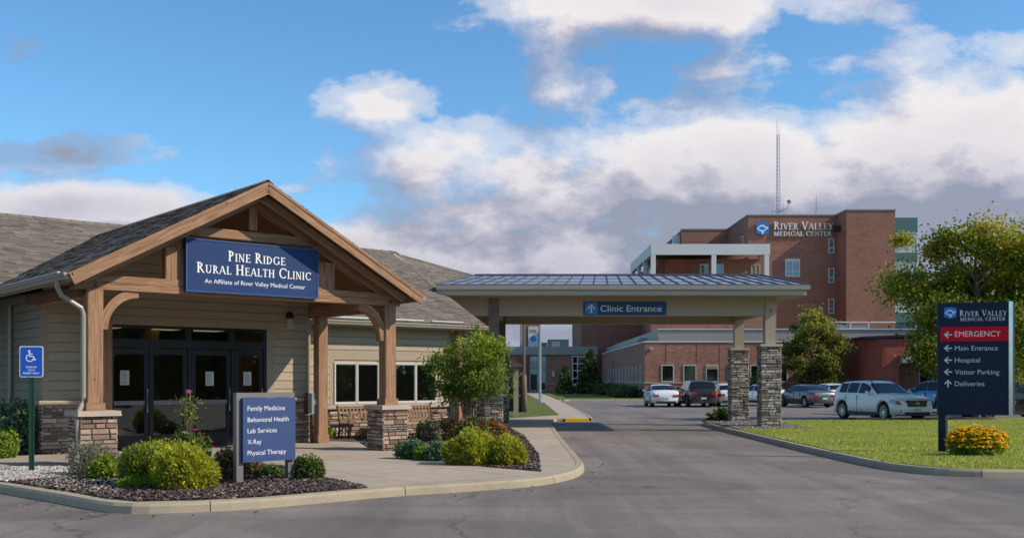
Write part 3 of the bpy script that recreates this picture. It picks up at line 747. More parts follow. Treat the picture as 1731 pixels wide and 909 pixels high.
lawnR = [(x + (.12 if True else 0), y) for x, y in catmull([(60, 18.75), (30, 18.75), (14, 18.7), (9.34, 18.75), (8.35, 18.9), (7.82, 19.45), (7.5, 20.5), (7.38, 22.5), (7.33, 25), (7.33, 30), (7.38, 36), (7.5, 39.5), (8.0, 40.75), (9.0, 41.05), (14, 41.05), (60, 41.05)], .5)]
sheet('lawn', lawnR, .006, M['lawn'], label='mown green and yellow grass island')

def in_poly(pts, poly):
    x, y = pts[:, 0], pts[:, 1]; ins = np.zeros(len(pts), bool); n = len(poly); j = n - 1
    for i in range(n):
        xi, yi = poly[i]; xj, yj = poly[j]
        c = ((yi > y) != (yj > y)) & (x < (xj - xi) * (y - yi) / (yj - yi + 1e-12) + xi); ins ^= c; j = i
    return ins
def scatter(poly, n):
    P = np.array(poly); lo, hi = P.min(0), P.max(0); out = np.zeros((0, 2))
    while len(out) < n:
        q = rng.uniform(lo, hi, (n * 2, 2)); out = np.vstack([out, q[in_poly(q, poly)]])
    return out[:n]
def chips(name, poly, z, n, size, mat, flat=.5, label=None, elong=1.8):
    p = scatter(poly, n); V = []
    c = np.column_stack([p, np.full(n, z) + rng.uniform(0, size * .5, n)])
    a = rng.uniform(0, 6.28, n); tl = rng.uniform(-flat, flat, (n, 2)); s = size * rng.uniform(.5, 1.4, n)
    u = np.column_stack([np.cos(a), np.sin(a), tl[:, 0]]) * (s * elong / 2)[:, None]; v = np.column_stack([-np.sin(a), np.cos(a), tl[:, 1]]) * (s / 2)[:, None]
    q = np.stack([c - u - v * .6, c + u * .8 - v, c + u + v * .7, c - u * .7 + v], 1)
    o = fast_quads(name, q, rng.uniform(0, 1, n), mat); tag(o, label, None, None, 'stuff'); return o
def pebbles(name, poly, z, n, size, mat, label):
    p = scatter(poly, n); s = size * rng.uniform(.5, 1.3, (n, 1)); dirs = np.array([(1, 0, 0), (0, 1, 0), (-1, 0, 0), (0, -1, 0)]) * 1.0
    a = rng.uniform(0, 6.28, n); ca, sa = np.cos(a), np.sin(a); c = np.column_stack([p, z + s[:, 0] * .25]); r = rng.uniform(0, 1, n)
    ring = [c + np.column_stack([ca * dx * s[:, 0] - sa * dy * s[:, 0] * .7, sa * dx * s[:, 0] + ca * dy * s[:, 0] * .7, 0 * a]) * .5 for dx, dy, _ in dirs]
    cap_ = [c + np.column_stack([ca * dx * s[:, 0] - sa * dy * s[:, 0] * .7, sa * dx * s[:, 0] + ca * dy * s[:, 0] * .7, 0 * a]) * .26 + np.column_stack([0 * a, 0 * a, s[:, 0] * .32]) for dx, dy, _ in dirs]
    Q = [np.stack([ring[i], ring[(i + 1) % 4], cap_[(i + 1) % 4], cap_[i]], 1) for i in range(4)] + [np.stack(cap_, 1)]
    o = fast_quads(name, np.concatenate(Q), np.tile(r, 5), mat); tag(o, label, None, None, 'stuff'); return o

bedL = [(-6.35, 20.0), (-8.5, 19.3), (-8.2, 16.55), (-6.4, 14.95), (-5.6, 14.16), (-5.05, 13.85), (-4.3, 14.0), (-3.5, 14.42), (-2.2, 15.62), (-2.35, 15.95), (-3.18, 17.2), (-4.1, 19.2), (-5.0, 19.9)]
gravL = [(-8.3, 19.25), (-9.6, 19.0), (-15, 22.6), (-14.2, 21.95), (-8.1, 16.4), (-7.5, 17.2)]
bedR = [(-2.62, 22.4), (-.51, 19.35), (.52, 18.35), (.58, 22.5), (.33, 30.4), (-.1, 34.9), (-1.6, 34.5), (-1.6, 33.2), (-4.4, 28.5), (-3.5, 24.9), (-2.5, 23.9)]
bedB = [(-4.6, 28.6), (-1.6, 31.1), (-1.3, 33.6), (-2.4, 32.6), (-6.3, 29.3), (-6.6, 28.2)]
bedW = [(-11.6, 22.0), (-10.0, 22.6), (-9.4, 23.3), (-12.5, 25), (-16, 27.5), (-16, 24)]
for nm, pl, lb in (('mulch_bed', bedL, 'dark mulch bed behind the front kerb'), ('mulch_bed', bedR, 'mulch bed beside the drive'), ('mulch_bed', bedB, 'mulch strip along the window wall'), ('mulch_bed', bedW, 'mulch strip at the left wall')):
    sheet(nm, pl, .010, M['mulch'], .02, label=lb)
chips('bark_chips', bedL, .012, 42000, .030, M['chip'], .6, 'dark bark chips in the front bed')
chips('bark_chips', bedR, .012, 26000, .032, M['chip'], .6, 'brown bark chips beside the drive')
chips('bark_chips', bedW, .012, 5000, .03, M['chip'], .6, 'brown bark chips at the left wall')
chips('bark_chips', bedB, .012, 4000, .03, M['chip'], .6, 'brown bark chips below the windows')
sheet('gravel_bed', gravL, .008, M['mortar'], .02, label='gravel strip by the blue access sign')
pebbles('river_gravel', gravL, .008, 9000, .05, M['pebble'], 'pale river gravel round the access sign post')
pebbles('river_gravel', [(-8.6, 19.2), (-8.1, 16.6), (-6.6, 15.2), (-5.6, 14.5), (-6.2, 16.2), (-7.2, 18.6)], .012, 1500, .035, M['pebble'], 'pale pebbles strewn over the mulch')
gravR = [(7.45, 40.2), (7.42, 33.8), (10.0, 34.0), (10.0, 40.4)]
sheet('gravel_bed', gravR, .014, M['mortar'], .02, label='gravel round the stone canopy piers')
pebbles('river_gravel', gravR, .014, 9000, .07, M['pebble_grey'], 'grey river gravel round the canopy piers')

def grass_blades(name, poly, n, h, label, z=.008):
    p = scatter(poly, n); a = rng.uniform(0, 6.28, n); w = .008 * (1 + p[:, 1] / 30); hh = h * rng.uniform(.5, 1.3, n)
    c = np.column_stack([p, np.full(n, z)]); u = np.column_stack([np.cos(a) * w, np.sin(a) * w, 0 * a]); lean = np.column_stack([rng.normal(0, .35, n) * hh, rng.normal(0, .35, n) * hh, hh])
    q = np.stack([c - u, c + u, c + u * .25 + lean, c - u * .25 + lean], 1)
    o = fast_quads(name, q, rng.uniform(0, 1, n), M['blade']); tag(o, label, 'grass', None, 'stuff'); return o
grass_blades('grass', [(7.42, 20.4), (8.2, 18.88), (11, 18.72), (21, 40.9), (8.2, 40.8), (7.55, 39.0)], 110000, .04, 'short mown grass blades on the lawn island')
pf = np.array([(x, y) for x, y in lawnR if y < 42 and x < 13])

# ------------------------------------------------------------------ clinic
RZ = math.atan2(.648, .7616); OC = (-2.94, 24.17, 0)
def cl(x, y): return (OC[0] + .7616 * x - .648 * y, OC[1] + .648 * x + .7616 * y)
clinic = thing('clinic_building', 'beige sided health clinic with timber gabled porch and shingled roofs', 'building', OC, RZ)
GC, GR_, GP = -3.47, 5.77, .543       # gable centre, ridge height, pitch
GH = 3.94
def gz(x): return GR_ - GP * abs(x - GC)
MP = .5233
def mz(y): return 3.36 + MP * (y - 4.9)
# walls
def clipg(a, L):   # door wall above: local u from x=-6.63
    half = (GR_ - .22 - a) / GP; return max(0, GC - half + 6.63), min(L, GC + half + 6.63)
mb = MB(); lap_wall(mb, (-6.63, 3.72), (-5.45, 3.72), 1.18, 3.12, (0, -1)); lap_wall(mb, (-1.04, 3.72), (-.13, 3.72), 1.18, 3.12, (0, -1))
lap_wall(mb, (-6.63, 3.72), (0, 3.72), 3.12, 5.6, (0, -1), clip=clipg)
mb.build('siding', M['siding'], clinic)
mb = MB(); lap_wall(mb, (-6.63, 11.0), (-6.63, 3.72), 1.18, 3.6, (-1, 0)); mb.build('siding', M['siding_shaded'], clinic)
mb = MB()   # wall cores
mb.box(-6.61, -5.27, 3.725, 3.95, 0, 3.2); mb.box(-1.24, -.01, 3.725, 3.95, 0, 3.2); mb.box(-5.27, -1.24, 3.725, 3.95, 2.93, 3.2)
mb.box(-6.61, -6.4, 3.95, 11, 0, 3.5); mb.box(-.2, -.01, 3.95, 5.5, 0, 3.3); mb.box(-.01, 5.94, 5.505, 5.75, 0, 3.3); mb.box(5.75, 5.94, 5.75, 12, 0, 3.3)
mb.poly([(-6.6, 3.9, 3.2), (-.02, 3.9, 3.2), (-.02, 3.9, 3.7), (GC, 3.9, 5.5), (-6.6, 3.9, 3.9)])
mb.build('wall', M['siding'], clinic)
mb = MB()   # corner boards, casings, friezes
mb.box(-.13, .02, 3.685, 3.72, 1.18, 3.12); mb.box(.0, .03, 3.70, 3.86, 1.18, 3.3)
mb.box(-6.66, -6.52, 3.68, 3.72, 1.18, 3.3); mb.box(-6.665, -6.63, 3.70, 3.84, 1.18, 3.3)
mb.box(-5.45, -5.27, 3.67, 3.73, 1.18, 3.1); mb.box(-1.24, -1.04, 3.67, 3.73, 0, 3.1); mb.box(-5.45, -1.04, 3.668, 3.732, 2.925, 3.13)
mb.box(5.80, 5.96, 5.46, 5.5, .93, 3.2); mb.box(.02, 5.8, 5.47, 5.5, 2.22, 2.50); mb.box(.02, 5.8, 5.465, 5.5, 3.06, 3.2)
mb.box(1.62, 1.78, 5.462, 5.5, .93, 2.22)
mb.build('trim', M['trim'], clinic)
# wing siding
mb = MB(); lap_wall(mb, (.0, 5.5), (5.8, 5.5), 2.50, 3.06, (0, -1), .19); lap_wall(mb, (0, 5.5), (1.62, 5.5), .93, 2.22, (0, -1)); lap_wall(mb, (5.41, 5.5), (5.8, 5.5), .93, 2.22, (0, -1))
lap_wall(mb, (3.30, 5.5), (3.85, 5.5), .93, 2.22, (0, -1)); mb.build('siding', M['siding'], clinic)
# stone wainscot
mb = MB(); stone_wall(mb, (-6.63, 3.70), (-5.30, 3.70), 0, 1.08, (0, -1)); stone_wall(mb, (-1.02, 3.70), (.0, 3.70), 0, 1.08, (0, -1))
stone_wall(mb, (-6.65, 11), (-6.65, 3.70), 0, 1.08, (-1, 0)); stone_wall(mb, (.0, 5.48), (5.96, 5.48), 0, .80, (0, -1)); stone_wall(mb, (5.96, 5.48), (5.96, 8), 0, .8, (1, 0)); stone_wall(mb, (.02, 3.7), (.02, 5.4), 0, 1.08, (1, 0))
mb.build('stone_base', M['stone'], clinic)
mb = MB(); mb.box(-6.74, -5.28, 3.60, 3.74, 1.08, 1.18); mb.box(-1.03, .08, 3.60, 3.74, 1.08, 1.18); mb.box(-6.75, -6.6, 3.74, 11, 1.08, 1.18); mb.build('ledge', M['cap'], clinic)
mb = MB(); mb.box(.08, 6.05, 5.38, 5.53, .80, .92); mb.build('ledge', M['cap'], clinic)
# windows of the wing
for k, (a, b, m_) in enumerate([(1.78, 3.30, 2.54), (3.85, 5.41, 4.63)]):
    mb2 = MB()
    for (xx0, xx1) in ((a, a + .035), (b - .035, b), (m_ - .030, m_ - .005), (m_ + .005, m_ + .030)): mb2.box(xx0, xx1, 5.43, 5.51, .93, 2.15)
    mb2.box(a + .035, b - .035, 5.43, 5.51, .93, .985); mb2.box(a + .035, b - .035, 5.43, 5.51, 2.10, 2.15)
    for (xx0, xx1) in ((a + .035, m_ - .030), (m_ + .030, b - .035)):
        for q in ((xx0, xx0 + .018, .985, 2.10), (xx1 - .018, xx1, .985, 2.10), (xx0 + .018, xx1 - .018, .985, 1.003), (xx0 + .018, xx1 - .018, 2.08, 2.10)): mb2.box(q[0], q[1], 5.445, 5.50, q[2], q[3])
    w = mb2.build('window', M['white'], clinic)
    mb2 = MB(); mb2.box(a + .036, b - .036, 5.468, 5.474, .98, 2.09); mb2.build('pane', M['glass'], w)
    mb2 = MB(); z = 1.0
    while z < 2.07: mb2.poly([(a + .06, 5.490, z), (b - .06, 5.490, z), (b - .06, 5.478, z + .028), (a + .06, 5.478, z + .028)]); z += .03
    mb2.box(a + .036, b - .036, 5.492, 5.498, .98, 2.09); mb2.build('blind', M['blind'], w)
# entrance doors: frame, glass, lobby
DX0, DX1, DZ = -5.27, -1.24, 2.92
DW = DX1 - DX0
mb = MB()
cols = [DX0, DX0 + 1.92, DX0 + 1.92 + .92, DX1]   # left pair | centre door | right
def fr(a, b, c, d, y0=3.70, y1=3.86): mb.box(a, b, y0, y1, c, d)
fr(DX0, DX0 + .07, 0, DZ); fr(DX1 - .07, DX1, 0, DZ); fr(DX0 + .07, DX1 - .07, DZ - .06, DZ)
fr(DX0 + .07, DX1 - .07, 2.40, 2.60); fr(DX0 + .07, DX1 - .07, 0, .03)
for c in (DX0 + 2.0, DX0 + 3.12): fr(c - .045, c + .045, .03, 2.40, 3.695, 3.862); fr(c - .045, c + .045, 2.60, DZ - .06, 3.695, 3.862)
door_f = mb.build('entrance_frame', M['frame_dark'], clinic)
def door_leaf(a, b, rail_mat, papers=()):
    m1 = MB(); st = .10
    m1.box(a, a + st, 3.715, 3.775, .03, 2.38); m1.box(b - st, b, 3.715, 3.775, .03, 2.38); m1.box(a + st, b - st, 3.715, 3.775, .03, .34); m1.box(a + st, b - st, 3.715, 3.775, 2.24, 2.38)
    o = m1.build('door', M['frame_dark'], clinic)
    m2 = MB(); m2.box(a + st, b - st, 3.742, 3.748, .34, 2.24); m2.build('pane', M['glass'], o)
    m2 = MB(); m2.box(a + st, b - st, 3.705, 3.735, 1.05, 1.15); m2.build('push_rail', rail_mat, o)
    m2 = MB(); hx = b - .05; m2.tube([(hx, 3.715, .85), (hx, 3.64, .88), (hx, 3.64, 1.42), (hx, 3.715, 1.45)], .014, 8); m2.build('handle', M['steel'], o)
    for (pw, pz, ph) in papers:
        m2 = MB(); m2.box(pw, pw + .21, 3.734, 3.738, pz, pz + ph); pp = m2.build('notice', M['paper'], o)
        for k in range(8):
            pass
    return o
door_leaf(DX0 + .09, DX0 + 1.0, M['sign_grey'], [(DX0 + .34, 1.52, .34)])
door_leaf(DX0 + 1.02, DX0 + 1.94, M['sign_grey'])
door_leaf(DX0 + 2.06, DX0 + 3.06, M['sign_grey'], [(DX0 + 2.42, 1.50, .34)])
door_leaf(DX0 + 3.18, DX1 - .09, M['frame_dark'], [(DX0 + 3.42, 1.50, .34)])
for a, b in ((DX0 + .07, DX0 + 1.955), (DX0 + 2.045, DX0 + 3.075), (DX0 + 3.165, DX1 - .07)):
    m2 = MB(); m2.box(a, b, 3.78, 3.785, 2.60, DZ - .06); m2.build('transom_pane', M['glass'], door_f)
m2 = MB()   # notices print lines
for px_, pz in ((DX0 + .34, 1.52), (DX0 + 2.42, 1.50), (DX0 + 3.42, 1.50)):
    for k in range(9): m2.box(px_ + .025, px_ + random.uniform(.13, .185), 3.731, 3.7335, pz + .03 + k * .032, pz + .044 + k * .032)
m2.build('notice_print', M['print'], clinic)
# lobby behind the glass
mb = MB(); X0, X1, Y0, Y1 = DX0 - .6, DX1 + .6, 3.96, 8.2
mb.poly([(X0, Y1, 0), (X1, Y1, 0), (X1, Y1, 3.0), (X0, Y1, 3.0)]); mb.poly([(X0, Y0, 0), (X0, Y1, 0), (X0, Y1, 3), (X0, Y0, 3)]); mb.poly([(X1, Y0, 0), (X1, Y1, 0), (X1, Y1, 3), (X1, Y0, 3)])
mb.poly([(X0, Y0, 3.0), (X1, Y0, 3.0), (X1, Y1, 3.0), (X0, Y1, 3.0)])
mb.box(-3.6, -3.2, 5.8, 6.2, 0, 3); mb.build('lobby_wall', M['interior'], clinic, recalc=False)
mb = MB(); mb.poly([(X0, Y0 - .2, .01), (X1, Y0 - .2, .01), (X1, Y1, .01), (X0, Y1, .01)]); mb.build('lobby_floor', M['interior_floor'], clinic)

m, t_, b_ = newmat('lobby_lamp'); b_.inputs['Emission Color'].default_value = (1, .78, .42, 1); b_.inputs['Emission Strength'].default_value = .55; M['lamp'] = m
for lx in (-4.6, -3.1, -1.9):
    mb = MB(); mb.box(lx - .3, lx + .3, 5.4, 6.0, 2.93, 2.96); mb.build('ceiling_lamp', M['lamp'], clinic)
# roof of the porch
yF = -.78
mb = MB()
xl, xr = GC - GH, GC + GH
zE = gz(xl); ybR = 4.9 + (GR_ - 3.36) / MP; ybE = 4.9 + (zE - 3.36) / MP
courses(mb, (xl, ybE + 2.2, zE), (xl, yF, zE), (GC, yF, GR_), (GC, ybR, GR_), 38, tab=.3)
courses(mb, (xr, yF, zE), (xr, ybE, zE), (GC, ybR, GR_), (GC, yF, GR_), 38, tab=.3)
mb.build('porch_roof', M['shingle'], clinic)
T = .16
mb = MB()   # porch soffit boards under the deck
for s_, x_ in ((1, xl), (-1, xr)):
    n = 26
    for i in range(n):
        t0, t1 = i / n, (i + 1) / n - .004; y1_ = 5.0
        xa, xb = x_ + (GC - x_) * t0, x_ + (GC - x_) * t1
        za, zb = gz(xa) - T, gz(xb) - T
        L = 6; mb.poly([(xa, yF + .05, za), (xb, yF + .05, zb), (xb, y1_, zb), (xa, y1_, za)], [(0, i * .17), (0, i * .17 + .16), (L, i * .17 + .16), (L, i * .17)])
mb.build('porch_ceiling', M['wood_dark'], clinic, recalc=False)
mb = MB()   # deck closing slab between shingles and boards, eave edge
for x_ in (xl, xr):
    sgn = 1 if x_ < GC else -1
    mb.hexa([(x_, yF + .02, zE - T), (x_, ybE + 2, zE - T), (GC, ybR - .3, GR_ - T + .004), (GC, yF + .02, GR_ - T + .004), (x_, yF + .02, zE - .004), (x_, ybE + 2, zE - .004), (GC, ybR - .3, GR_ - .006), (GC, yF + .02, GR_ - .006)])
mb.build('roof_deck', M['wood_dark'], clinic)
mb = MB()   # ridge caps
y = yF
while y < ybR - .1:
    h = .012
    mb.hexa([(GC - .13, y, gz(GC - .13) + .016), (GC, y, GR_ + .03), (GC, y + .24, GR_ + .014), (GC - .13, y + .24, gz(GC - .13) + .006), (GC - .13, y, gz(GC - .13) + .03), (GC, y, GR_ + .045), (GC, y + .24, GR_ + .03), (GC - .13, y + .24, gz(GC - .13) + .02)])
    mb.hexa([(GC, y, GR_ + .03), (GC + .13, y, gz(GC + .13) + .016), (GC + .13, y + .24, gz(GC + .13) + .006), (GC, y + .24, GR_ + .014), (GC, y, GR_ + .045), (GC + .13, y, gz(GC + .13) + .03), (GC + .13, y + .24, gz(GC + .13) + .02), (GC, y + .24, GR_ + .03)])
    y += .2
mb.build('ridge_cap', M['shingle'], clinic)
# rake fascia boards
cs = 1 / math.sqrt(1 + GP * GP)
for sgn, x_ in ((-1, xl), (1, xr)):
    mb = MB(); dz = -.135
    mb.beam((x_, yF, zE + dz), (GC, yF, GR_ + dz), .05, .235, (0, 0, 1))
    mb.build('rake_board', M['wood'], clinic)
    mb = MB(); mb.beam((x_ - sgn * .02, yF - .03, zE - .045), (GC, yF - .03, GR_ - .045), .02, .06); mb.build('drip_strip', M['wood'], clinic)
    mb = MB(); mb.beam((x_ + -sgn * .3, yF + .35, zE - .27 + .3 * GP), (GC, yF + .35, GR_ - .27), .10, .16); mb.build('outrigger_beam', M['wood'], clinic)
# main roof
mb = MB()
yR = 10.3; zR = mz(yR); xRk = 6.95
courses(mb, (-24, 4.9, 3.36), (xl + .2, 4.9, 3.36), (xl + .2, yR, zR), (-24, yR, zR), 52, tab=.28)
courses(mb, (xl + .2, ybE, mz(ybE)), (xr - .1, ybE, mz(ybE)), (xr - .1, yR, zR), (xl + .2, yR, zR), 46, tab=.28)
courses(mb, (-.3, 4.9, 3.36), (xRk, 4.9, 3.36), (xRk, yR, zR), (-.3, yR, zR), 52, tab=.28)
mb.build('main_roof', M['shingle'], clinic)
mb = MB(); mb.poly([(-24, yR, zR), (xRk, yR, zR), (xRk, 16, 3.3), (-24, 16, 3.3)])
mb.poly([(xRk - .6, 4.9, 3.3), (xRk - .6, yR, zR - .06), (xRk - .6, 16, 3.3)]); mb.build('rear_roof', M['shingle'], clinic)
mb = MB()
for i in range(80):
    x = -20 + i * .34
    if x > xRk: break
    mb.hexa([(x, yR - .16, zR - .07), (x + .34, yR - .16, zR - .075), (x + .34, yR + .05, zR + .03), (x, yR + .05, zR + .035), (x, yR - .16, zR - .04), (x + .34, yR - .16, zR - .05), (x + .34, yR + .05, zR + .05), (x, yR + .05, zR + .06)])
mb.build('ridge_cap', M['shingle'], clinic)
mb = MB(); mb.box(-.1, xRk - .02, 4.92, 5.0, 3.17, 3.34); mb.box(-.1, xRk - .02, 5.0, 5.52, 3.195, 3.215)
mb.beam((xRk - .01, 4.92, 3.25), (xRk - .01, 7.2, mz(7.2) - .11), .03, .18); mb.box(5.96, xRk - .03, 5.0, 8, 3.19, 3.21); mb.build('fascia', M['trim'], clinic)
# side gable end of the wing roof
# gutters
def gutter(name, p0, p1, out, z):
    """K-style gutter; out = outward unit vector"""
    m_ = MB(); prof = [(0, 0), (.085, 0), (.10, .05), (.125, .085), (.125, .12), (.112, .12), (.108, .09), (.085, .055), (.075, .012), (.0, .012)]
    a = Vector((*p0, z)); b = Vector((*p1, z)); o = Vector((*out, 0)); U = Vector((0, 0, 1))
    ra = [a + o * i + U * j for i, j in prof]; rb = [b + o * i + U * j for i, j in prof]
    for k in range(len(prof) - 1): m_.poly([ra[k], rb[k], rb[k + 1], ra[k + 1]])
    m_.poly(ra[:5] + [a + U * .12]); m_.poly(rb[:5] + [b + U * .12])
    return m_.build(name, M['gutter'], clinic)
gutter('gutter', (xl, yF + .04), (xl, 7.6), (-1, 0), zE - .14)
gutter('gutter', (xr, yF + .04), (xr, 4.6), (1, 0), zE - .14)
gutter('gutter', (.75, 4.92), (xRk + .02, 4.92), (0, -1), 3.21)
mb = MB(); mb.box(xl - .004, xl + .03, yF + .03, 7.6, zE - .17, zE - .01); mb.box(xr - .03, xr + .004, yF + .03, 4.6, zE - .17, zE - .01); mb.build('fascia', M['trim'], clinic)
# bright snow-guard / drip edge strips on the eaves
mb = MB(); mb.beam((xl + .10, .3, zE + .075), (xl + .10, 4.4, zE + .075), .05, .03)
mb.build('eave_flashing', M['pale_metal'], clinic)
mb = MB(); mb.beam((1.2, 4.99, 3.425), (4.6, 4.99, 3.425), .05, .035); mb.beam((4.9, 4.99, 3.425), (6.1, 4.99, 3.425), .05, .03); mb.build('eave_flashing', M['pale_metal'], clinic)
# timber frame of the porch
mb = MB(); mb.beam((-7.12, 0, 3.59), (.22, 0, 3.59), .24, .15); mb.beam((-7.16, 0, 3.445), (.26, 0, 3.445), .27, .135); mb.build('tie_beam', M['wood'], clinic)
for x_ in (xl, xr):
    mb = MB(); sx = 1 if x_ < GC else -1
    mb.beam((x_ + sx * .52, 0, zE + .52 * GP - .30), (GC + sx * .0, 0, GR_ - .30), .2, .22); mb.build('rafter', M['wood'], clinic)
mb = MB(); mb.beam((-4.98, .0, 4.69), (-1.96, 0, 4.69), .22, .20); mb.build('collar_tie', M['wood'], clinic)
mb = MB(); mb.beam((GC, 0, 4.82), (GC, 0, 5.45), .2, .2, (0, 1, 0)); mb.build('king_post', M['wood'], clinic)
for a, b in ((-5.38, -4.98), (-1.90, -1.48)):
    mb = MB(); zt = gz(a if a < GC else b) - .42
    mb.beam(((a + b) / 2, 0, 3.665), ((a + b) / 2, 0, min(zt, 4.60)), b - a, .2, (0, 1, 0)); mb.build('queen_post', M['wood'], clinic)
    s_ = -1 if a < GC else 1
    mb = MB(); xx = (a + b) / 2 - s_ * .36; mb.beam((xx, .02, 3.665), (xx, .02, 4.6), .3, .14, (0, 1, 0)); mb.build('sign_backing', M['wood'], clinic)
for px_ in (0, -6.77):
    mb = MB(); mb.beam((px_, 0, 1.05), (px_, 0, 3.378), .30, .30, (0, 1, 0)); p_ = mb.build('post', M['wood'], clinic)
    mb = MB(); mb.box(px_ - .18, px_ + .18, -.18, .18, 1.052, 1.20); mb.build('post_base', M['wood'], p_)
    mb = MB(); mb.lathe([(0, -.022), (.028, -.018), (.03, 0)], 10, (px_, -.155, 3.46), 'y'); mb.build('bolt', M['black'], p_)
    pier(clinic, px_, 0, .70, 1.05, M['stone'])
for px_ in (.07, -5.46):
    mb = MB(); mb.beam((px_, 3.24, 0), (px_, 3.24, 3.25), .28, .28, (0, 1, 0)); p_ = mb.build('post', M['wood'], clinic)
    mb = MB(); mb.box(px_ - .165, px_ + .165, 3.075, 3.405, 0.003, .22); mb.build('post_base', M['wood'], p_)
for x_ in (.06, -6.77):
    mb = MB(); mb.beam((x_, .14, 3.40), (x_, 3.68, 3.40), .22, .30); mb.build('side_beam', M['wood'], clinic)
mb = MB(); mb.beam((-7.0, 3.45, 3.38), (-7.0, -.0, 3.38), .12, .2); mb.build('side_beam', M['wood_dark'], clinic)
def brace(x0, z0, x1, z1):
    m_ = MB(); n = 12; r = random.random(); w = .10; prev = None
    for i in range(n + 1):
        t = i / n; a = t * math.pi / 2
        x = x1 + (x0 - x1) * math.cos(a); z = z0 + (z1 - z0) * math.sin(a)
        dx = (x1 - x0) * math.sin(a); dz = (z1 - z0) * math.cos(a); L = math.hypot(dx, dz)
        nx, nz = -dz / L * .085, dx / L * .085
        cur = [(x - nx, -w, z - nz), (x + nx, -w, z + nz), (x + nx, w, z + nz), (x - nx, w, z - nz)]
        if prev:
            for k in range(4):
                j = (k + 1) % 4; m_.poly([prev[k], prev[j], cur[j], cur[k]], [((i - 1) * .09, k * .2), ((i - 1) * .09, k * .2 + .2), (i * .09, k * .2 + .2), (i * .09, k * .2)], r)
        else: m_.poly(cur, [(0, 0), (0, .1), (.1, .1), (.1, 0)], r)
        prev = cur
    m_.poly(prev, [(0, 0), (0, .1), (.1, .1), (.1, 0)], r)
    return m_.build('curved_brace', M['wood'], clinic)
brace(-6.60, 2.62, -5.92, 3.34); brace(-.17, 2.55, -.84, 3.34)
# downspouts
mb = MB(); mb.tube([(xl - .06, -.15, zE - .14), (xl - .06, -.15, zE - .25), (xl + .02, -.12, zE - .40), (-6.92 - .10, -.10, zE - .62), (-6.86 - .12, -.10, zE - .75), (-6.98, -.10, 1.30), (-7.02, -.12, 1.16), (-7.13, -.28, 1.02), (-7.16, -.30, .9), (-7.16, -.30, .14), (-7.2, -.4, .06)], .048, 10); mb.build('downspout', M['gutter'], clinic)
mb = MB(); mb.tube([(xr + .05, 3.9, zE - .14), (xr + .05, 3.9, zE - .3), (xr + .1, 4.7, 3.36)], .04, 8); mb.build('downspout', M['gutter'], clinic)
mb = MB(); mb.tube([(6.5, 4.86, 3.22), (6.5, 4.86, 3.05), (6.42, 4.95, 2.95), (6.12, 5.32, 2.86), (6.06, 5.40, 2.75), (6.06, 5.40, .1)], .05, 10); mb.build('downspout', M['gutter'], clinic)
mb = MB(); mb.beam((6.2, 5.3, 0), (6.2, 5.3, 3.19), .26, .26, (0, 1, 0)); mb.build('post', M['wood'], clinic)
mb = MB(); mb.tube([(-6.72, 6.0, 3.4), (-6.72, 6.0, .1)], .05, 10); mb.build('downspout', M['gutter'], clinic)
# rear wing (world-aligned) seen behind the tree
def loc_(X, Y, z): dx, dy = X - OC[0], Y - OC[1]; return (.7616 * dx + .648 * dy, -.648 * dx + .7616 * dy, z)
mb = MB(); courses(mb, loc_(-2.5, 34.0, 4.58), loc_(-1.1, 38.7, 5.35), loc_(-1.42, 38.9, 5.60), loc_(-4.24, 36.59, zR), 14); mb.build('rear_wing_roof', M['shingle'], clinic)
mb = MB(); a = loc_(-3.6, 37.2, 0); b = loc_(-.75, 37.2, 0); nn = (-.648, -.7616)
lap_wall(mb, a[:2], b[:2], 1.15, 4.6, nn); mb.build('siding', M['siding'], clinic)
mb = MB(); stone_wall(mb, a[:2], b[:2], 0, 1.05, nn); mb.build('stone_base', M['stone_grey'], clinic)
mb = MB(); mb.hexa([loc_(-3.6, 37.23, 0), loc_(-.76, 37.23, 0), loc_(-.76, 42, 0), loc_(-3.6, 42, 0), loc_(-3.6, 37.23, 4.6), loc_(-.76, 37.23, 4.6), loc_(-.76, 42, 4.6), loc_(-3.6, 42, 4.6)]); mb.build('wall', M['siding'], clinic)

# gable sign
def clw(x, y, z=0): p = cl(x, y); return (p[0], p[1], z)
sg = thing('clinic_name_sign', 'large navy sign on the timber gable with white clinic name', 'sign', clw(-3.505, -.22), RZ)
mb = MB(); mb.box(-1.515, 1.515, -.03, .08, 3.43, 4.52); mb.build('panel', M['navy'], sg)
mb = MB()
for q in ((-1.515, 1.515, 3.43, 3.458), (-1.515, 1.515, 4.492, 4.52)): mb.box(q[0], q[1], -.042, -.028, q[2], q[3])
for q in ((-1.515, -1.487, 3.458, 4.492), (1.487, 1.515, 3.458, 4.492)): mb.box(q[0], q[1], -.042, -.028, q[2], q[3])
mb.build('frame', M['navy_edge'], sg)
mb = MB(); serif_text(mb, 'Pine Ridge', -.62, .72, 4.11, .215, -.03); mb.build('lettering', M['letters'], sg)
mb = MB(); serif_text(mb, 'Rural Health Clinic', -1.30, 1.34, 3.83, .215, -.03); mb.build('lettering', M['letters'], sg)
mb = MB(); sans_text(mb, 'An Affiliate of River Valley Medical Center', -1.12, 1.19, 3.625, .095, -.03, bold=-.004); mb.build('lettering', M['letters'], sg)

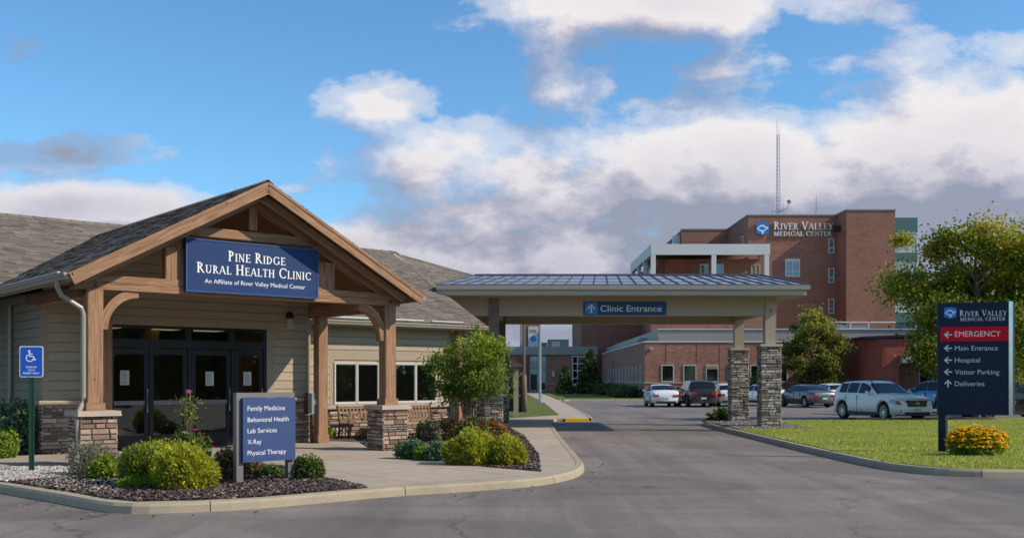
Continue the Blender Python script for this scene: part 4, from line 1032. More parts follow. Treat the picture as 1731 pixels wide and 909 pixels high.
# security light on the entrance wall
t = thing('security_light', 'small pale wall lamp with dark hood above the entrance doors', 'wall light', clw(-.62, 3.69), RZ)
mb = MB(); mb.box(-.08, .08, -.10, 0.01, 2.98, 3.22); mb.build('housing', M['camera_white'], t)
mb = MB(); mb.lathe([(.0, 3.40), (.07, 3.37), (.10, 3.28), (.10, 3.22), (0, 3.22)], 12, (0, -.08, 0)); mb.build('hood', M['black'], t)
t = thing('intercom_post', 'grey green call box on a dark post beside the rear porch post', 'call box', clw(-.17, 3.30), RZ)
mb = MB(); mb.box(-.13, .11, -.09, .09, .76, 1.30); mb.build('box', M['box_teal'], t)
mb = MB(); mb.box(-.13, -.04, -.10, -.09, .78, 1.29); mb.box(-.15, -.13, -.1, .1, .76, 1.31); mb.build('cover', M['black'], t)
mb = MB(); mb.box(.02, .12, -.098, -.09, 1.0, 1.12); mb.build('notice', M['paper'], t)
mb = MB(); mb.tube([(0, 0, 0), (0, 0, .74)], .035, 10); mb.build('post', M['black'], t)

# ------------------------------------------------------------------ drive canopy
can = thing('drive_canopy', 'long beige drive-through canopy with metal roof on stone piers', 'canopy', (4.0, 37.2, 0))
cx = lambda X: X - 4.0; cy = lambda Y: Y - 37.2
XL, XR, YF, YB = -2.5, 9.75, 33.9, 41.0
mb = MB()
A = [(cx(XL), cy(YF)), (cx(XR), cy(YF)), (cx(XR), cy(YB)), (cx(XL + 2), cy(YB))]
mb.box(cx(XL), cx(XR), cy(YF), cy(YF) + .06, 4.44, 4.70); mb.box(cx(XR) - .06, cx(XR), cy(YF) + .06, cy(YB), 4.44, 4.70); mb.box(cx(XL + 2), cx(XR) - .06, cy(YB) - .06, cy(YB), 4.44, 4.70); mb.build('fascia', M['fascia'], can)
mb = MB(); mb.box(cx(XL) + .0, cx(XR) + .10, cy(YF) - .10, cy(YF) - .002, 4.62, 4.76); mb.box(cx(XR) + .002, cx(XR) + .10, cy(YF) - .0, cy(YB), 4.62, 4.76); mb.build('gutter', M['gutter'], can)
mb = MB(); mb.poly([(cx(XL), cy(YF) + .06, 4.45), (cx(XR) - .06, cy(YF) + .06, 4.45), (cx(XR) - .06, cy(YB) - .06, 4.45), (cx(XL + 2), cy(YB) - .06, 4.45)]); mb.build('soffit', M['canopy_panel'], can)
ridgeY, ridgeZ, rx0, rx1 = 37.3, 5.42, -1.35, 9.05
P = lambda X, Y, z: (cx(X), cy(Y), z)
mb = MB(); mb.poly([P(XL, YF - .06, 4.765), P(XR + .06, YF - .06, 4.765), P(rx1, ridgeY, ridgeZ), P(rx0, ridgeY, ridgeZ)])
mb.poly([P(XR + .06, YF - .06, 4.765), P(XR + .06, YB, 4.765), P(rx1, ridgeY, ridgeZ)]); mb.poly([P(XR + .06, YB, 4.765), P(XL + 2, YB, 4.765), P(rx0, ridgeY, ridgeZ), P(rx1, ridgeY, ridgeZ)])
mb.build('metal_roof', M['metal_roof'], can)
mb = MB(); n = 26
for i in range(n + 1):
    t_ = i / n; X = XL + (XR + .06 - XL) * t_; Xt = X; 
    # seams run up the slope, leaning slightly like the hip
    Xt = rx0 + (rx1 - rx0) * t_
    mb.beam(P(X, YF - .06, 4.785), P(Xt, ridgeY, ridgeZ + .02), .02, .035)
for k in (.30, .62):
    a = Vector(P(XL, YF - .06, 4.765)).lerp(Vector(P(rx0, ridgeY, ridgeZ)), k); b = Vector(P(XR + .06, YF - .06, 4.765)).lerp(Vector(P(rx1, ridgeY, ridgeZ)), k)
    mb.beam(a + Vector((0, 0, .018)), b + Vector((0, 0, .012)), .016, .016)
mb.beam(P(rx0, ridgeY, ridgeZ + .03), P(rx1, ridgeY, ridgeZ + .03), .16, .06); mb.beam(P(XL, YF - .07, 4.775), P(XR + .06, YF - .07, 4.775), .03, .04)
mb.beam(P(rx1, ridgeY, ridgeZ + .03), P(XR + .06, YF - .06, 4.785), .05, .05); mb.beam(P(rx1, ridgeY, ridgeZ + .03), P(XR + .06, YB, 4.785), .05, .05)
mb.build('roof_seams', M['seam'], can)
yf, yb = 35.3, 39.6
mb = MB(); mb.box(cx(-2.0), cx(8.75), cy(yf) - .15, cy(yf) + .15, 3.83, 4.448); mb.box(cx(-2.0), cx(8.75), cy(yf) - .165, cy(yf) - .15, 4.36, 4.445)
mb.box(cx(-2.0), cx(8.75), cy(yf) - .158, cy(yf) - .15, 4.10, 4.108)
mb.build('front_beam', M['canopy_panel'], can)
mb = MB(); mb.box(cx(-1.2), cx(8.6), cy(yb) - .15, cy(yb) + .15, 3.78, 4.446); mb.build('rear_beam', M['canopy_panel'], can)
mb = MB(); mb.box(cx(8.5), cx(8.76), cy(yf) + .15, cy(yb) - .15, 3.86, 4.444); mb.build('side_beam', M['canopy_panel'], can)
mb = MB(); mb.box(cx(-.6), cx(-.34), cy(yf) + .15, cy(yb) - .15, 3.86, 4.444); mb.build('side_beam', M['canopy_panel'], can)
for (X, Y, nm) in ((8.86, yf, 1), (8.75, yb, 1), (-.62, yf, 0), (-.42, yb, 0)):
    pier(can, cx(X), cy(Y), .68 if nm else .62, 2.86, M['stone_grey'], capw=.04, caph=.09)
    ztop = 4.447
    mb = MB(); yy = cy(Y) - .03
    mb.box(cx(X) - .175, cx(X) + .175, yy - .175, yy + .175, 2.862, ztop)
    p_ = mb.build('post', M['canopy_panel'] if nm else M['taupe'], can)
    mb = MB(); mb.lathe([(0, -.02), (.03, -.016), (.03, 0)], 8, (cx(X), yy - .176, 4.0), 'y'); mb.build('bolt', M['black'], p_)
sg = thing('clinic_entrance_sign', 'blue sign with white arrow and lettering on the canopy beam', 'sign', (3.87, 35.11, 0))
mb = MB(); mb.box(-1.42, 1.42, 0, .02, 3.85, 4.31); mb.build('panel', M['canopy_blue'], sg)
mb = MB(); mb.box(-1.36, -.94, -.006, .0, 3.88, 4.28); mb.build('arrow_tile', M['arrow_blue'], sg)
mb = MB(); arrow(mb, -1.15, 4.08, .30, -.006, True); mb.build('arrow', M['letters'], sg)
mb = MB(); sans_text(mb, 'Clinic Entrance', -.84, 1.26, 3.975, .225, 0, bold=.006); mb.build('lettering', M['letters'], sg)

# ------------------------------------------------------------------ hospital
def brickbox(name, parent, x0, x1, y0, y1, z0, z1, mat): mb = MB(); mb.box(x0, x1, y0, y1, z0, z1); return mb.build(name, mat, parent)
hos = thing('hospital_wing', 'single storey brick hospital wing with grey metal parapet and white coping', 'building', (20, 90, 0))
hx = lambda X: X - 20; hy = lambda Y: Y - 90
brickbox('wall', hos, hx(11.67), hx(32), hy(90), hy(133), -.1, 4.9, M['brick_low'])
mb = MB(); mb.box(hx(11.6), hx(32), hy(89.93), hy(90.4), 4.9, 5.02); mb.box(hx(11.58), hx(11.9), hy(90.4), hy(133), 4.9, 5.02); mb.build('coping', M['pale_metal'], hos)
mb = MB(); mb.box(hx(13.1), hx(42), hy(91.6), hy(132), 4.6, 6.1); mb.box(hx(12.2), hx(13.1), hy(100), hy(133), 4.95, 5.7); mb.build('parapet', M['parapet'], hos)
mb = MB(); mb.box(hx(13.05), hx(42), hy(91.5), hy(91.9), 6.1, 6.18); mb.build('coping', M['pale_metal'], hos)
mb = MB(); mb.box(hx(11.62), hx(29), hy(89.94), hy(90), 1.30, 1.40); mb.box(hx(11.6), hx(11.67), hy(90), hy(133), 1.30, 1.40); mb.build('band', M['trim_pale'], hos)
f90 = lambda px: (px - 865.5) / 1731 * 90
for (a, b) in ((1118, 1139), (1155, 1177), (1193, 1214), (1230, 1251), (1268, 1289), (1310, 1331), (1366, 1390), (1444, 1466)):
    window(hos, hx(f90(a)), hx(f90(b)), 1.44, 2.92, hy(90), M['pale_metal'], M['pane'], .07, .06)
mb = MB(); mb.box(hx(f90(1194)), hx(f90(1213)), hy(89.93), hy(89.945), 2.55, 2.86); mb.build('blind', M['interior'], hos)
for i in range(11):
    y_ = 92.5 + i * 3.1; x_ = 11.67
    window(hos, hy(y_), hy(y_ + .8), 1.42, 2.9, hx(x_), M['pale_metal'], M['pane'], .08, .05, axis='x')
mb = MB()
for xx in (13.5, 16.2, 18.2, 20.2, 24, 28): mb.box(hx(xx), hx(xx) + .03, hy(89.985), hy(90), 0, 4.9)
mb.build('control_joint', M['mortar'], hos)
mb = MB(); mb.box(hx(12.1), hx(12.35), hy(89.6), hy(89.95), 4.25, 4.45); mb.build('security_camera', M['camera_white'], hos)

red = thing('hospital_entrance_block', 'curved red brick entrance block with dark sloping roof edge', 'building', (31, 84, 0))
mb = MB(); pts = []
for i in range(9):
    a = R(180 + 90 * i / 8); pts.append((-.2 + 1.7 * math.cos(a), 1.9 + 1.7 * math.sin(a)))
poly = pts + [(.8, .2), (.8, 6.5), (-1.9, 6.5)]
mb.prism_z(poly, -.1, 5.0); mb.build('wall', M['brick_red'], red)
brickbox('wall', red, .8, 9, .2, 6.5, 3.6, 5.0, M['brick_red']); brickbox('wall', red, .8, 9, 2.6, 6.4, -.1, 3.6, M['brick'])
brickbox('wall', red, 9, 26, .2, 8, -.1, 5.0, M['brick_low'])
mb = MB(); mb.hexa([(-2.1, -.05, 5.0), (9.2, -.05, 5.4), (9.2, 6.6, 5.4), (-2.1, 6.6, 5.0), (-2.1, -.05, 5.18), (9.2, -.05, 5.65), (9.2, 6.6, 5.65), (-2.1, 6.6, 5.18)]); mb.build('roof_edge', M['deep_navy'], red)
mb = MB(); mb.box(.85, 5.0, -.5, .19, 3.0, 3.62); mb.build('entrance_lintel', M['parapet'], red)
brickbox('coping', red, 9, 26, .1, 8, 5.0, 5.15, M['pale_metal'])
for k in range(3): window(red, 3.4 + k * 1.25, 4.55 + k * 1.25, .1, 2.6, 2.6, M['pale_metal'], M['pane'], .08, .06, name='glazing')

low = thing('hospital_link_building', 'distant low brick block with glass door and grey parapet', 'building', (2, 133, 0))
brickbox('wall', low, -24, 9.1, 0, 12, -.1, 4.85, M['brick_low'])
mb = MB(); mb.box(-24, 9.1, -.3, 12, 4.85, 5.9); mb.build('parapet', M['parapet'], low)
mb = MB(); mb.box(-24, 9.1, -.08, 0, 1.05, 1.15); mb.build('band', M['trim_pale'], low)
window(low, .25, 2.45, .1, 4.7, 0, M['parapet'], M['pane_blue'], .12, .10, 'glazed_entrance', (1.3, 1.9), (2.4, 3.1, 3.9))
mb = MB(); mb.box(.42, 1.22, -.14, -.10, .3, 2.3); mb.box(1.42, 2.3, -.14, -.10, .3, 1.2); mb.build('door', M['frame_dark'], low)
window(low, 5.8, 8.9, .9, 4.7, 0, M['pale_metal'], M['pane'], .12, .10, 'window', (6.5, 7.9), (1.8, 2.8, 3.7))
window(low, 4.4, 5.5, 1.0, 2.7, 0, M['pale_metal'], M['pane'], .10, .08)
brickbox('column', low, -1.2, .1, -.5, -.02, -.1, 4.85, M['brick_red'])
t = thing('wall_lantern', 'small grey lantern on the distant brick wall', 'lamp', (5.35, 132.8, 0))
mb = MB(); mb.box(-.18, .18, -.2, .2, 2.0, 2.7); mb.build('lamp_body', M['pole'], t)
t = thing('rooftop_unit', 'pale ventilation unit on the low brick roof', 'ventilation unit', (6.2, 138, 5.5))
mb = MB(); mb.box(-1.4, 1.4, -1, 1, 0, 1.5); mb.build('casing', M['parapet'], t)
mb = MB(); mb.box(-.9, .2, -1.1, -1.0, .5, 1.2); mb.build('grille', M['pole'], t)
mb = MB(); mb.box(-2.3, -1.5, -.5, .5, 0, 1.1); mb.build('duct', M['parapet'], t)
t = thing('brick_sign_pylon', 'brick pylon with white poster panel rising above low roof', 'sign', (2.5, 134.8, 0))
brickbox('pylon', t, -1.15, 1.15, 0, 1.4, 0, 9.6, M['brick'])
mb = MB(); mb.box(-1.45, -1.18, -.05, 1.3, 0, 9.3); mb.build('side_rail', M['parapet'], t)
mb = MB(); mb.box(-.35, .95, -.14, 0, 5.95, 8.6); mb.build('poster', M['pale_metal'], t)
mb = MB(); mb.prism([(0 + .3 + .42 * math.cos(R(a)), 7.0 + .42 * math.sin(R(a))) for a in range(0, 360, 20)], -.16, -.14); mb.build('poster_emblem', M['arrow_blue'], t)
mb = MB(); mb.box(-.15, .7, -.16, -.14, 7.8, 8.2); mb.build('poster_band', M['parapet'], t)

tow = thing('hospital_tower', 'five storey brown brick hospital tower with green glass stair bays', 'building', (42, 140, 0))
tx = lambda X: X - 42; ty = lambda Y: Y - 140; ZT = 24.0
brickbox('wall', tow, tx(32.3), tx(47), ty(140), ty(153.6), 0, ZT, M['brick'])
brickbox('wall', tow, tx(25.4), tx(47), ty(153.4), ty(175), 0, ZT, M['brick'])
brickbox('wall', tow, tx(44.4), tx(50.9), ty(136), ty(150), 0, ZT + .05, M['brick'])
mb = MB(); mb.box(tx(32.2), tx(44.3), ty(139.9), ty(140.3), ZT, ZT + .18); mb.box(tx(32.15), tx(32.5), ty(140.3), ty(153.4), ZT, ZT + .18); mb.box(tx(25.3), tx(32.2), ty(153.3), ty(153.8), ZT, ZT + .2); mb.box(tx(44.3), tx(51.0), ty(135.9), ty(150), ZT + .05, ZT + .22); mb.build('coping', M['parapet'], tow)
f140 = lambda px: (px - 865.5) / 1731 * 140
for (y0, y1) in ((403, 428), (453, 478), (505, 530)):
    window(tow, tx(f140(1400)), tx(f140(1410)), 1.65 + (641 - y1) * 140 / 1731, 1.65 + (641 - y0) * 140 / 1731, ty(140), M['pale_metal'], M['pane_blue'], .12, .10, trans=(1.65 + (641 - y1 + 9) * 140 / 1731,))
zz = lambda y: 1.65 + (641 - y) * 140 / 1731
window(tow, tx(f140(1327)), tx(f140(1352)), zz(468), zz(441), ty(140), M['pale_metal'], M['pane_blue'], .14, .12, mull=(tx(f140(1339.5)),), trans=(zz(459),))
mb = MB(); mb.box(tx(f140(1327)), tx(f140(1352)), ty(139.85), ty(139.99), zz(441), zz(437.5)); mb.build('lintel', M['pale_metal'], tow)
# green glazed bay at the right end
mb = MB(); gx0, gx1 = 50.95, 56.2
for (a, b) in ((368, 393), (427, 442), (478, 492), (528, 545)): mb.box(tx(gx0), tx(gx1), ty(141.9), ty(150), 1.65 + (641 - b) * 142 / 1731, 1.65 + (641 - a) * 142 / 1731)
mb.build('spandrel', M['green_panel'], tow)
for (a, b) in ((393, 427), (442, 478), (492, 528)):
    z0, z1 = 1.65 + (641 - b) * 142 / 1731, 1.65 + (641 - a) * 142 / 1731
    window(tow, tx(gx0), tx(gx1) - .05, z0 + .01, z1 - .01, ty(142), M['pale_metal'], M['pane_pale'], .10, .08, 'glazed_bay', (tx(53.6), tx(55.0)), (z0 + 1.1,))
brickbox('wall', tow, tx(51), tx(56), ty(142.2), ty(149.9), 0, 23.6, M['green_panel'])
# glass stair at the left
brickbox('glazed_bay', tow, tx(23.9), tx(25.35), ty(156), ty(172), 0, 21.6, M['pane_blue'])
brickbox('glazed_bay', tow, tx(24.4), tx(25.35), ty(154.5), ty(156), 0, 23.4, M['pale_metal'])
brickbox('spandrel', tow, tx(24.1), tx(25.38), ty(155.2), ty(155.8), 17, 21.8, M['green_panel'])
# small windows on the receding side of the tower
for (yy, z0) in ((143, 19.8), (143, 15.5), (148.5, 18.3), (151, 18.3)):
    window(tow, ty(yy), ty(yy) + 1.2, z0, z0 + 1.9, tx(32.3), M['pale_metal'], M['pane'], .12, .08, axis='x')
mb = MB(); mb.box(tx(43.5), tx(44.3), ty(138.2), ty(139.0), 21.6, 22.4); mb.build('floodlight', M['black'], tow)
hs_ = thing('hospital_name_sign', 'white raised hospital name with blue emblem high on the brick tower', 'sign', (38.4, 139.9, 0))
emblem(hs_, f140(1278) - 38.4, f140(1299) - 38.4, zz(398), zz(376), 0, .15)
mb = MB(); serif_text(mb, 'River Valley', f140(1307) - 38.4, f140(1408) - 38.4, zz(388.5), 1.08, 0, .8, .12); mb.build('lettering', M['letters'], hs_)
mb = MB(); serif_text(mb, 'MEDICAL CENTER', f140(1307) - 38.4, f140(1406) - 38.4, zz(399), .60, 0, 1, .12); mb.build('lettering', M['letters'], hs_)
for o_ in list(hs_.children):
    pass

ter = thing('hospital_terrace_block', 'brick middle block behind a white framed roof terrace', 'building', (23, 120, 0))
ax = lambda X: X - 23; ay = lambda Y: Y - 120
brickbox('wall', ter, ax(17.6), ax(31.5), ay(124), ay(139.9), 0, 16.2, M['brick'])
brickbox('wall', ter, ax(9.4), ax(17.6), ay(139), ay(160), 0, 12.6, M['brick'])
brickbox('wall', ter, ax(16.3), ax(31), ay(120), ay(123.98), 0, 12.2, M['brick'])
brickbox('wall', ter, ax(18.4), ax(20.8), ay(122.6), ay(123.99), 12.2, 16.0, M['brick_red'])
mb = MB(); mb.box(ax(16.3), ax(30.25), ay(120), ay(120.5), 16.25, 17.5); mb.box(ax(16.3), ax(16.8), ay(120.5), ay(141), 16.25, 17.5); mb.box(ax(29.75), ax(30.25), ay(120.5), ay(124), 16.25, 17.5); mb.box(ax(16.8), ax(29.75), ay(120.5), ay(141), 17.2, 17.42)
mb.build('terrace_frame', M['pale_metal'], ter)
for X in (16.3, 23.4, 29.6):
    mb = MB(); mb.box(ax(X), ax(X) + .55, ay(120.02), ay(120.48), 12.2, 16.25); mb.build('column', M['pale_metal'], ter)
for Y in (127, 133, 139.5):
    mb = MB(); mb.box(ax(16.32), ax(16.78), ay(Y), ay(Y) + .5, 10, 16.25); mb.build('column', M['pale_metal'], ter)
f124 = lambda px: (px - 865.5) / 1731 * 124
for (a, b) in ((1183, 1197), (1208, 1223)): window(ter, ax(f124(a)), ax(f124(b)), 12.6, 15.6, ay(124), M['pale_metal'], M['pane_blue'], .14, .10)
window(ter, ax(f124(1269)), ax(f124(1285)), 12.4, 15.6, ay(124), M['trim_pale'], M['trim'], .16, .10, 'door', (ax(f124(1277)),))
mb = MB(); mb.box(ax(17.1), ax(17.5), ay(124.5), ay(138), 12.4, 15.4); mb.build('glazing', M['pane_blue'], ter)
t = thing('roof_railing', 'white framed roof light on the grey parapet', 'roof light', (30.8, 96, 6.1))
mb = MB()
for a in (-1.2, .9, 2.6): mb.box(a, a + .09, 0, .1, 0, .95)
mb.box(-1.2, 5.2, 0, .1, .86, .97); mb.box(-1.11, 2.6, .02, .08, .28, .34); mb.build('frame', M['pale_metal'], t)
mb = MB(); mb.box(-1.1, 2.6, .04, .06, .03, .56); mb.build('pane', M['pane_blue'], t)
mb = MB(); mb.hexa([(-4.2, .3, 0), (5, .3, 0), (5, 6, 0), (-4.2, 6, 0), (-4.2, .3, .05), (-.5, .3, .82), (-.5, 6, .82), (-4.2, 6, .05)]); mb.build('curb', M['parapet'], t)
# masts
ms = thing('lattice_mast', 'tall grey lattice radio mast with small dish on the tower roof', 'mast', (f140(1315) * 144 / 140, 144, ZT))
mb = MB(); H_ = 12.0
leg = [(.34 * math.cos(R(a)), .34 * math.sin(R(a))) for a in (90, 210, 330)]
def lp(i, z): k = 1 - .35 * z / H_; return (leg[i][0] * k, leg[i][1] * k, z)
for i in range(3): mb.tube([lp(i, 0), lp(i, H_)], .032, 5)
n = 22
for j in range(n):
    z0, z1 = H_ * j / n, H_ * (j + 1) / n
    for i in range(3): k = (i + 1) % 3; mb.tube([lp(i, z0), lp(k, z1)], .016, 4, False); mb.tube([lp(i, z1), lp(k, z1)], .016, 4, False)
mb.build('lattice', M['pole'], ms)
mb = MB(); mb.tube([(-.15, 0, H_), (-.15, 0, H_ + 2.0)], .03, 5); mb.tube([(.15, 0, H_), (.15, 0, H_ + 1.3)], .03, 5); mb.build('aerial', M['pole'], ms)
mb = MB(); mb.tube([(0, 0, 1.2), (1.2, -.2, 1.6), (1.5, -.2, 2.4)], .05, 5); mb.lathe([(.0, 0), (.2, -.08), (.3, -.2)], 12, (1.4, -.3, 2.5), 'y'); mb.build('dish', M['pole'], ms)
mb = MB()
for s_ in (-1, 1): mb.tube([(0, 0, 1.3), (s_ * .9, 0, 1.1), (s_ * 1.1, 0, 0)], .05, 5); mb.tube([(s_ * .9, 0, 1.1), (s_ * .7, 0, 2.4)], .03, 5)
mb.build('bracket', M['pole'], ms)
ms = thing('whip_aerial', 'thin whip aerial right of the lattice mast', 'aerial', (f140(1382), 140.6, ZT))
mb = MB(); mb.tube([(0, 0, 0), (0, 0, 1.6), (0, 0, 3.0)], [.08, .07, .03], 5); mb.tube([(0, 0, .0), (0, 0, .4)], .14, 6); mb.build('rod', M['pole'], ms)

# poles, timber posts and little shelter beyond the canopy
t = thing('flagpole', 'tall pale metal pole standing on the far lawn by the path', 'pole', (2.0, 73, 0))
mb = MB(); mb.tube([(0, 0, .12), (0, 0, 8.3)], [.10, .07], 12); mb.lathe([(.25, 0), (.25, .1), (.1, .14), (.0, .14)], 16); mb.build('pole', M['pole'], t)
t = thing('slender_pole', 'slender bronze pole rising behind the dark timber posts', 'pole', (.66, 55, 0))
mb = MB(); mb.tube([(0, 0, 0), (0, 0, 6.6)], [.06, .05], 10); mb.lathe([(.12, 0), (.12, .06), (0, .06)], 12); mb.build('pole', M['sign_grey'], t)
for k, (X, lb) in enumerate(((.36, 'dark weathered timber post on the grass'), (.62, 'lighter rough timber post beside its dark twin'))):
    t = thing('timber_post', lb, 'post', (X, 52 - .1 * k, 0), group='timber posts on the lawn')
    mb = MB(); mb.tube([(0, 0, 0), (.02, 0, .7), (-.01, 0, 1.4), (0, 0, 1.85 + .03 * k)], [.15, .13, .14, .11], 9); mb.build('post', M['bark_dark'] if k == 0 else M['bark'], t, smooth=True)
t = thing('entry_shelter', 'small pale roofed shelter beyond the left stone piers', 'shelter', (-.05, 46, 0))
mb = MB(); mb.box(.12, .34, -.12, .12, 0, 2.15); mb.build('post', M['trim_pale'], t)
mb = MB(); mb.box(-1.4, -1.2, -.12, .12, 0, 2.15); mb.build('post', M['trim_pale'], t)
mb = MB(); mb.prism([(-1.7, 2.2), (.5, 2.2), (.5, 2.32), (-.3, 2.62), (-1.7, 2.62)], -.9, 1.4); mb.build('roof', M['shingle'], t)
mb = MB(); mb.box(-1.2, .12, .5, .6, .2, 2.1); mb.build('panel', M['pane'], t)

# ------------------------------------------------------------------ foreground signs
t = thing('access_sign', 'blue wheelchair access sign on a green metal post in gravel', 'sign', (-8.54, 18.2, 0), R(8))
mb = MB(); mb.box(-.035, .035, 0, .04, 0, 1.70)
for k in range(28): pass
mb.box(-.045, -.035, -.012, .012, 0, 1.70); mb.box(.035, .045, -.012, .012, 0, 1.70); mb.build('post', M['green_post'], t)
mb = MB()
for k in range(30): mb.lathe([(0, -.0015), (.008, -.0015)], 6, (0, 0, .08 + k * .038), 'y')
mb.build('post_holes', M['black'], t)
def rrect(x0, x1, z0, z1, r, n=5):
    out = []
    for cx_, cz, a0 in ((x1 - r, z1 - r, 0), (x0 + r, z1 - r, 90), (x0 + r, z0 + r, 180), (x1 - r, z0 + r, 270)):
        for i in range(n + 1): a = R(a0 + 90 * i / n); out.append((cx_ + r * math.cos(a), cz + r * math.sin(a)))
    return out
mb = MB(); mb.prism(rrect(-.2, .2, 1.69, 2.24, .035), -.006, -.001); mb.build('border', M['letters'], t)
mb = MB(); mb.prism(rrect(-.185, .185, 1.705, 2.225, .028), -.009, -.006); mb.build('panel', M['sign_blue'], t)
mb = MB(); Y_ = -.009; D_ = -.011
def st(pts, w):
    for i in range(len(pts) - 1):
        (a, b), (c, d) = pts[i], pts[i + 1]; L = math.hypot(c - a, d - b); nx, nz = -(d - b) / L * w / 2, (c - a) / L * w / 2
        mb.prism([(a - nx, b - nz), (c - nx, d - nz), (c + nx, d + nz), (a + nx, b + nz)], D_ - .0002 * i, Y_)
ox, oz, q = -.02, 2.04, .09
mb.prism([(ox + q * (-.18) + .021 * math.cos(R(a)), oz + q * 1.25 + .021 * math.sin(R(a))) for a in range(0, 360, 30)], D_, Y_)
st([(ox + q * -.15, oz + q * 1.1), (ox + q * -.12, oz + q * .22), (ox + q * .55, oz + q * .22), (ox + q * .85, oz - q * .5), (ox + q * 1.1, oz - q * .42)], .02)
st([(ox + q * -.12, oz + q * .72), (ox + q * .45, oz + q * .70)], .017)
st([(ox + q * (-.05) + q * .68 * math.cos(R(a)), oz - q * .1 + q * .68 * math.sin(R(a))) for a in range(115, 366, 18)], .018)
mb.build('wheelchair_symbol', M['letters'], t)
mb = MB(); sans_text(mb, 'RESERVED', -.09, .09, 1.855, .030, -.009, .002, .01); sans_text(mb, 'WITH', -.06, .06, 1.80, .030, -.009, .002, .01); sans_text(mb, 'PERMIT ONLY', -.14, .14, 1.745, .034, -.009, .002, .01); mb.build('lettering', M['letters'], t)

sr = math.atan2(.70, .63) - .06
t = thing('services_sign', 'low slate blue clinic services list board on grey posts', 'sign', (-4.33, 16.2, 0), sr)
W_ = .95
mb = MB(); mb.box(-.06, .06, -.05, .05, -.02, 1.44); mb.build('post', M['sign_grey'], t)
mb = MB(); mb.box(W_ - .07, W_ + .05, -.05, .05, -.02, 1.44); mb.build('post', M['sign_grey'], t)
mb = MB(); mb.box(.06, W_ - .07, -.05, .05, 1.36, 1.438); mb.build('crossbar', M['sign_grey'], t)
mb = MB(); mb.box(.02, W_ + .03, -.11, -.052, .34, 1.355); mb.build('panel', M['slate_blue'], t)
for s_, zz_, wd in (('Family Medicine', 1.155, .68), ('Behavioral Health', .975, .75), ('Lab Services', .80, .53), ('X-Ray', .625, .245), ('Physical Therapy', .45, .70)):
    mb = MB(); sans_text(mb, s_, .10, .10 + wd, zz_, .078, -.11, .003, -.004); mb.build('lettering', M['letters'], t)

t = thing('directory_sign', 'tall dark navy hospital directory sign with red emergency band', 'sign', (9.57, 23.05, 0), R(-14))
SW, Z0, Z1 = 1.52, .86, 3.36
mb = MB(); mb.box(0, SW - .06, -.09, .05, Z0, Z1); mb.build('panel', M['deep_navy'], t)
mb = MB(); mb.box(SW - .06, SW + .02, -.115, .06, Z0 - .005, Z1 + .01); mb.build('edge_strip', M['chrome'], t)
mb = MB(); mb.box(SW + .022, SW + .07, -.08, .04, Z0 + .02, Z1 - .01); mb.build('edge_strip', M['sign_grey'], t)
mb = MB(); mb.box(.02, .16, -.06, .02, -.02, Z0 - .001); mb.build('post', M['deep_navy'], t)
mb = MB(); mb.box(.162, .21, -.05, .03, -.02, Z0 - .001); mb.build('post', M['sign_grey'], t)
k = 23 / 1731; zs = lambda y: 1.65 + (641 - y) * 23 / 1731; xs_ = lambda px: (px - 1586) / 115 * SW
mb = MB(); mb.box(xs_(1590), SW - .062, -.096, -.09, zs(577), zs(553)); mb.build('emergency_band', M['red_band'], t)
emblem(t, xs_(1596), xs_(1615), zs(539), zs(520), -.09, .012)
mb = MB(); serif_text(mb, 'River Valley', xs_(1620), xs_(1694), zs(535), .135, -.09, .8, .005); mb.build('lettering', M['pale_letters'], t)
mb = MB(); serif_text(mb, 'MEDICAL CENTER', xs_(1621), xs_(1692), zs(543), .075, -.09, 1, .005); mb.build('lettering', M['pale_letters'], t)
mb = MB(); sans_text(mb, 'EMERGENCY', xs_(1613), xs_(1684), zs(569.5), .130, -.096, .004, -.002); mb.build('lettering', M['letters'], t)
for s_, yb_, x1_ in (('Main Entrance', 592.5, 1680), ('Hospital', 612.5, 1652), ('Visitor Parking', 632.5, 1682), ('Deliveries', 652, 1659)):
    mb = MB(); sans_text(mb, s_, xs_(1613), xs_(x1_), zs(yb_), .112, -.09, .004, -.006); mb.build('lettering', M['pale_letters'], t)
mb = MB()
arrow(mb, xs_(1602), zs(566), .17, -.096)
for y_ in (588.5, 608.5, 628.5): arrow(mb, xs_(1602), zs(y_), .17, -.09)
arrow(mb, xs_(1602), zs(648), .17, -.09, True)
mb.build('arrows', M['pale_letters'], t)

# ------------------------------------------------------------------ benches
def bench(label, loc, rz):
    t = thing('park_bench', label, 'bench', loc, rz, 'benches on the porch')
    L = 1.35
    for x in (0.03, L - .03):
        mb = MB(); mb.tube([(x, -.50, 0), (x, -.46, .2), (x, -.50, .42), (x, -.47, .64), (x, -.05, .66)], .022, 7); mb.tube([(x, .06, 0), (x, -.04, .22), (x, -.02, .42), (x, .04, .66), (x, .12, .92)], .024, 7); mb.tube([(x, -.5, .40), (x, 0, .38)], .02, 6); mb.tube([(x, -.46, .18), (x, -.25, .30), (x, -.05, .2)], .014, 6)
        mb.build('side_frame', M['bench_iron'], t, smooth=True)
    mb = MB()
    for k in range(5): mb.box(0, L, -.50 + k * .095, -.43 + k * .095, .41 + .004 * abs(k - 2), .435 + .004 * abs(k - 2))
    mb.build('seat', M['rust'], t)
    mb = MB()
    for zf in (.50, .86): mb.beam((0, -.0 + (zf - .42) * .25, zf), (L, (zf - .42) * .25, zf), .03, .06)
    n = 11
    for k in range(n):
        x = .08 + k * (L - .16) / (n - 1); mb.beam((x, .02, .50), (x, .11, .88), .05, .016, (0, 1, 0))
    mb.build('backrest', M['rust'], t)
    return t
bench('brown slatted bench left of the stone pier', clw(1.5, 4.75), RZ)
b2 = bench('brown slatted bench half hidden right of the stone pier', clw(3.3, 4.6), RZ)

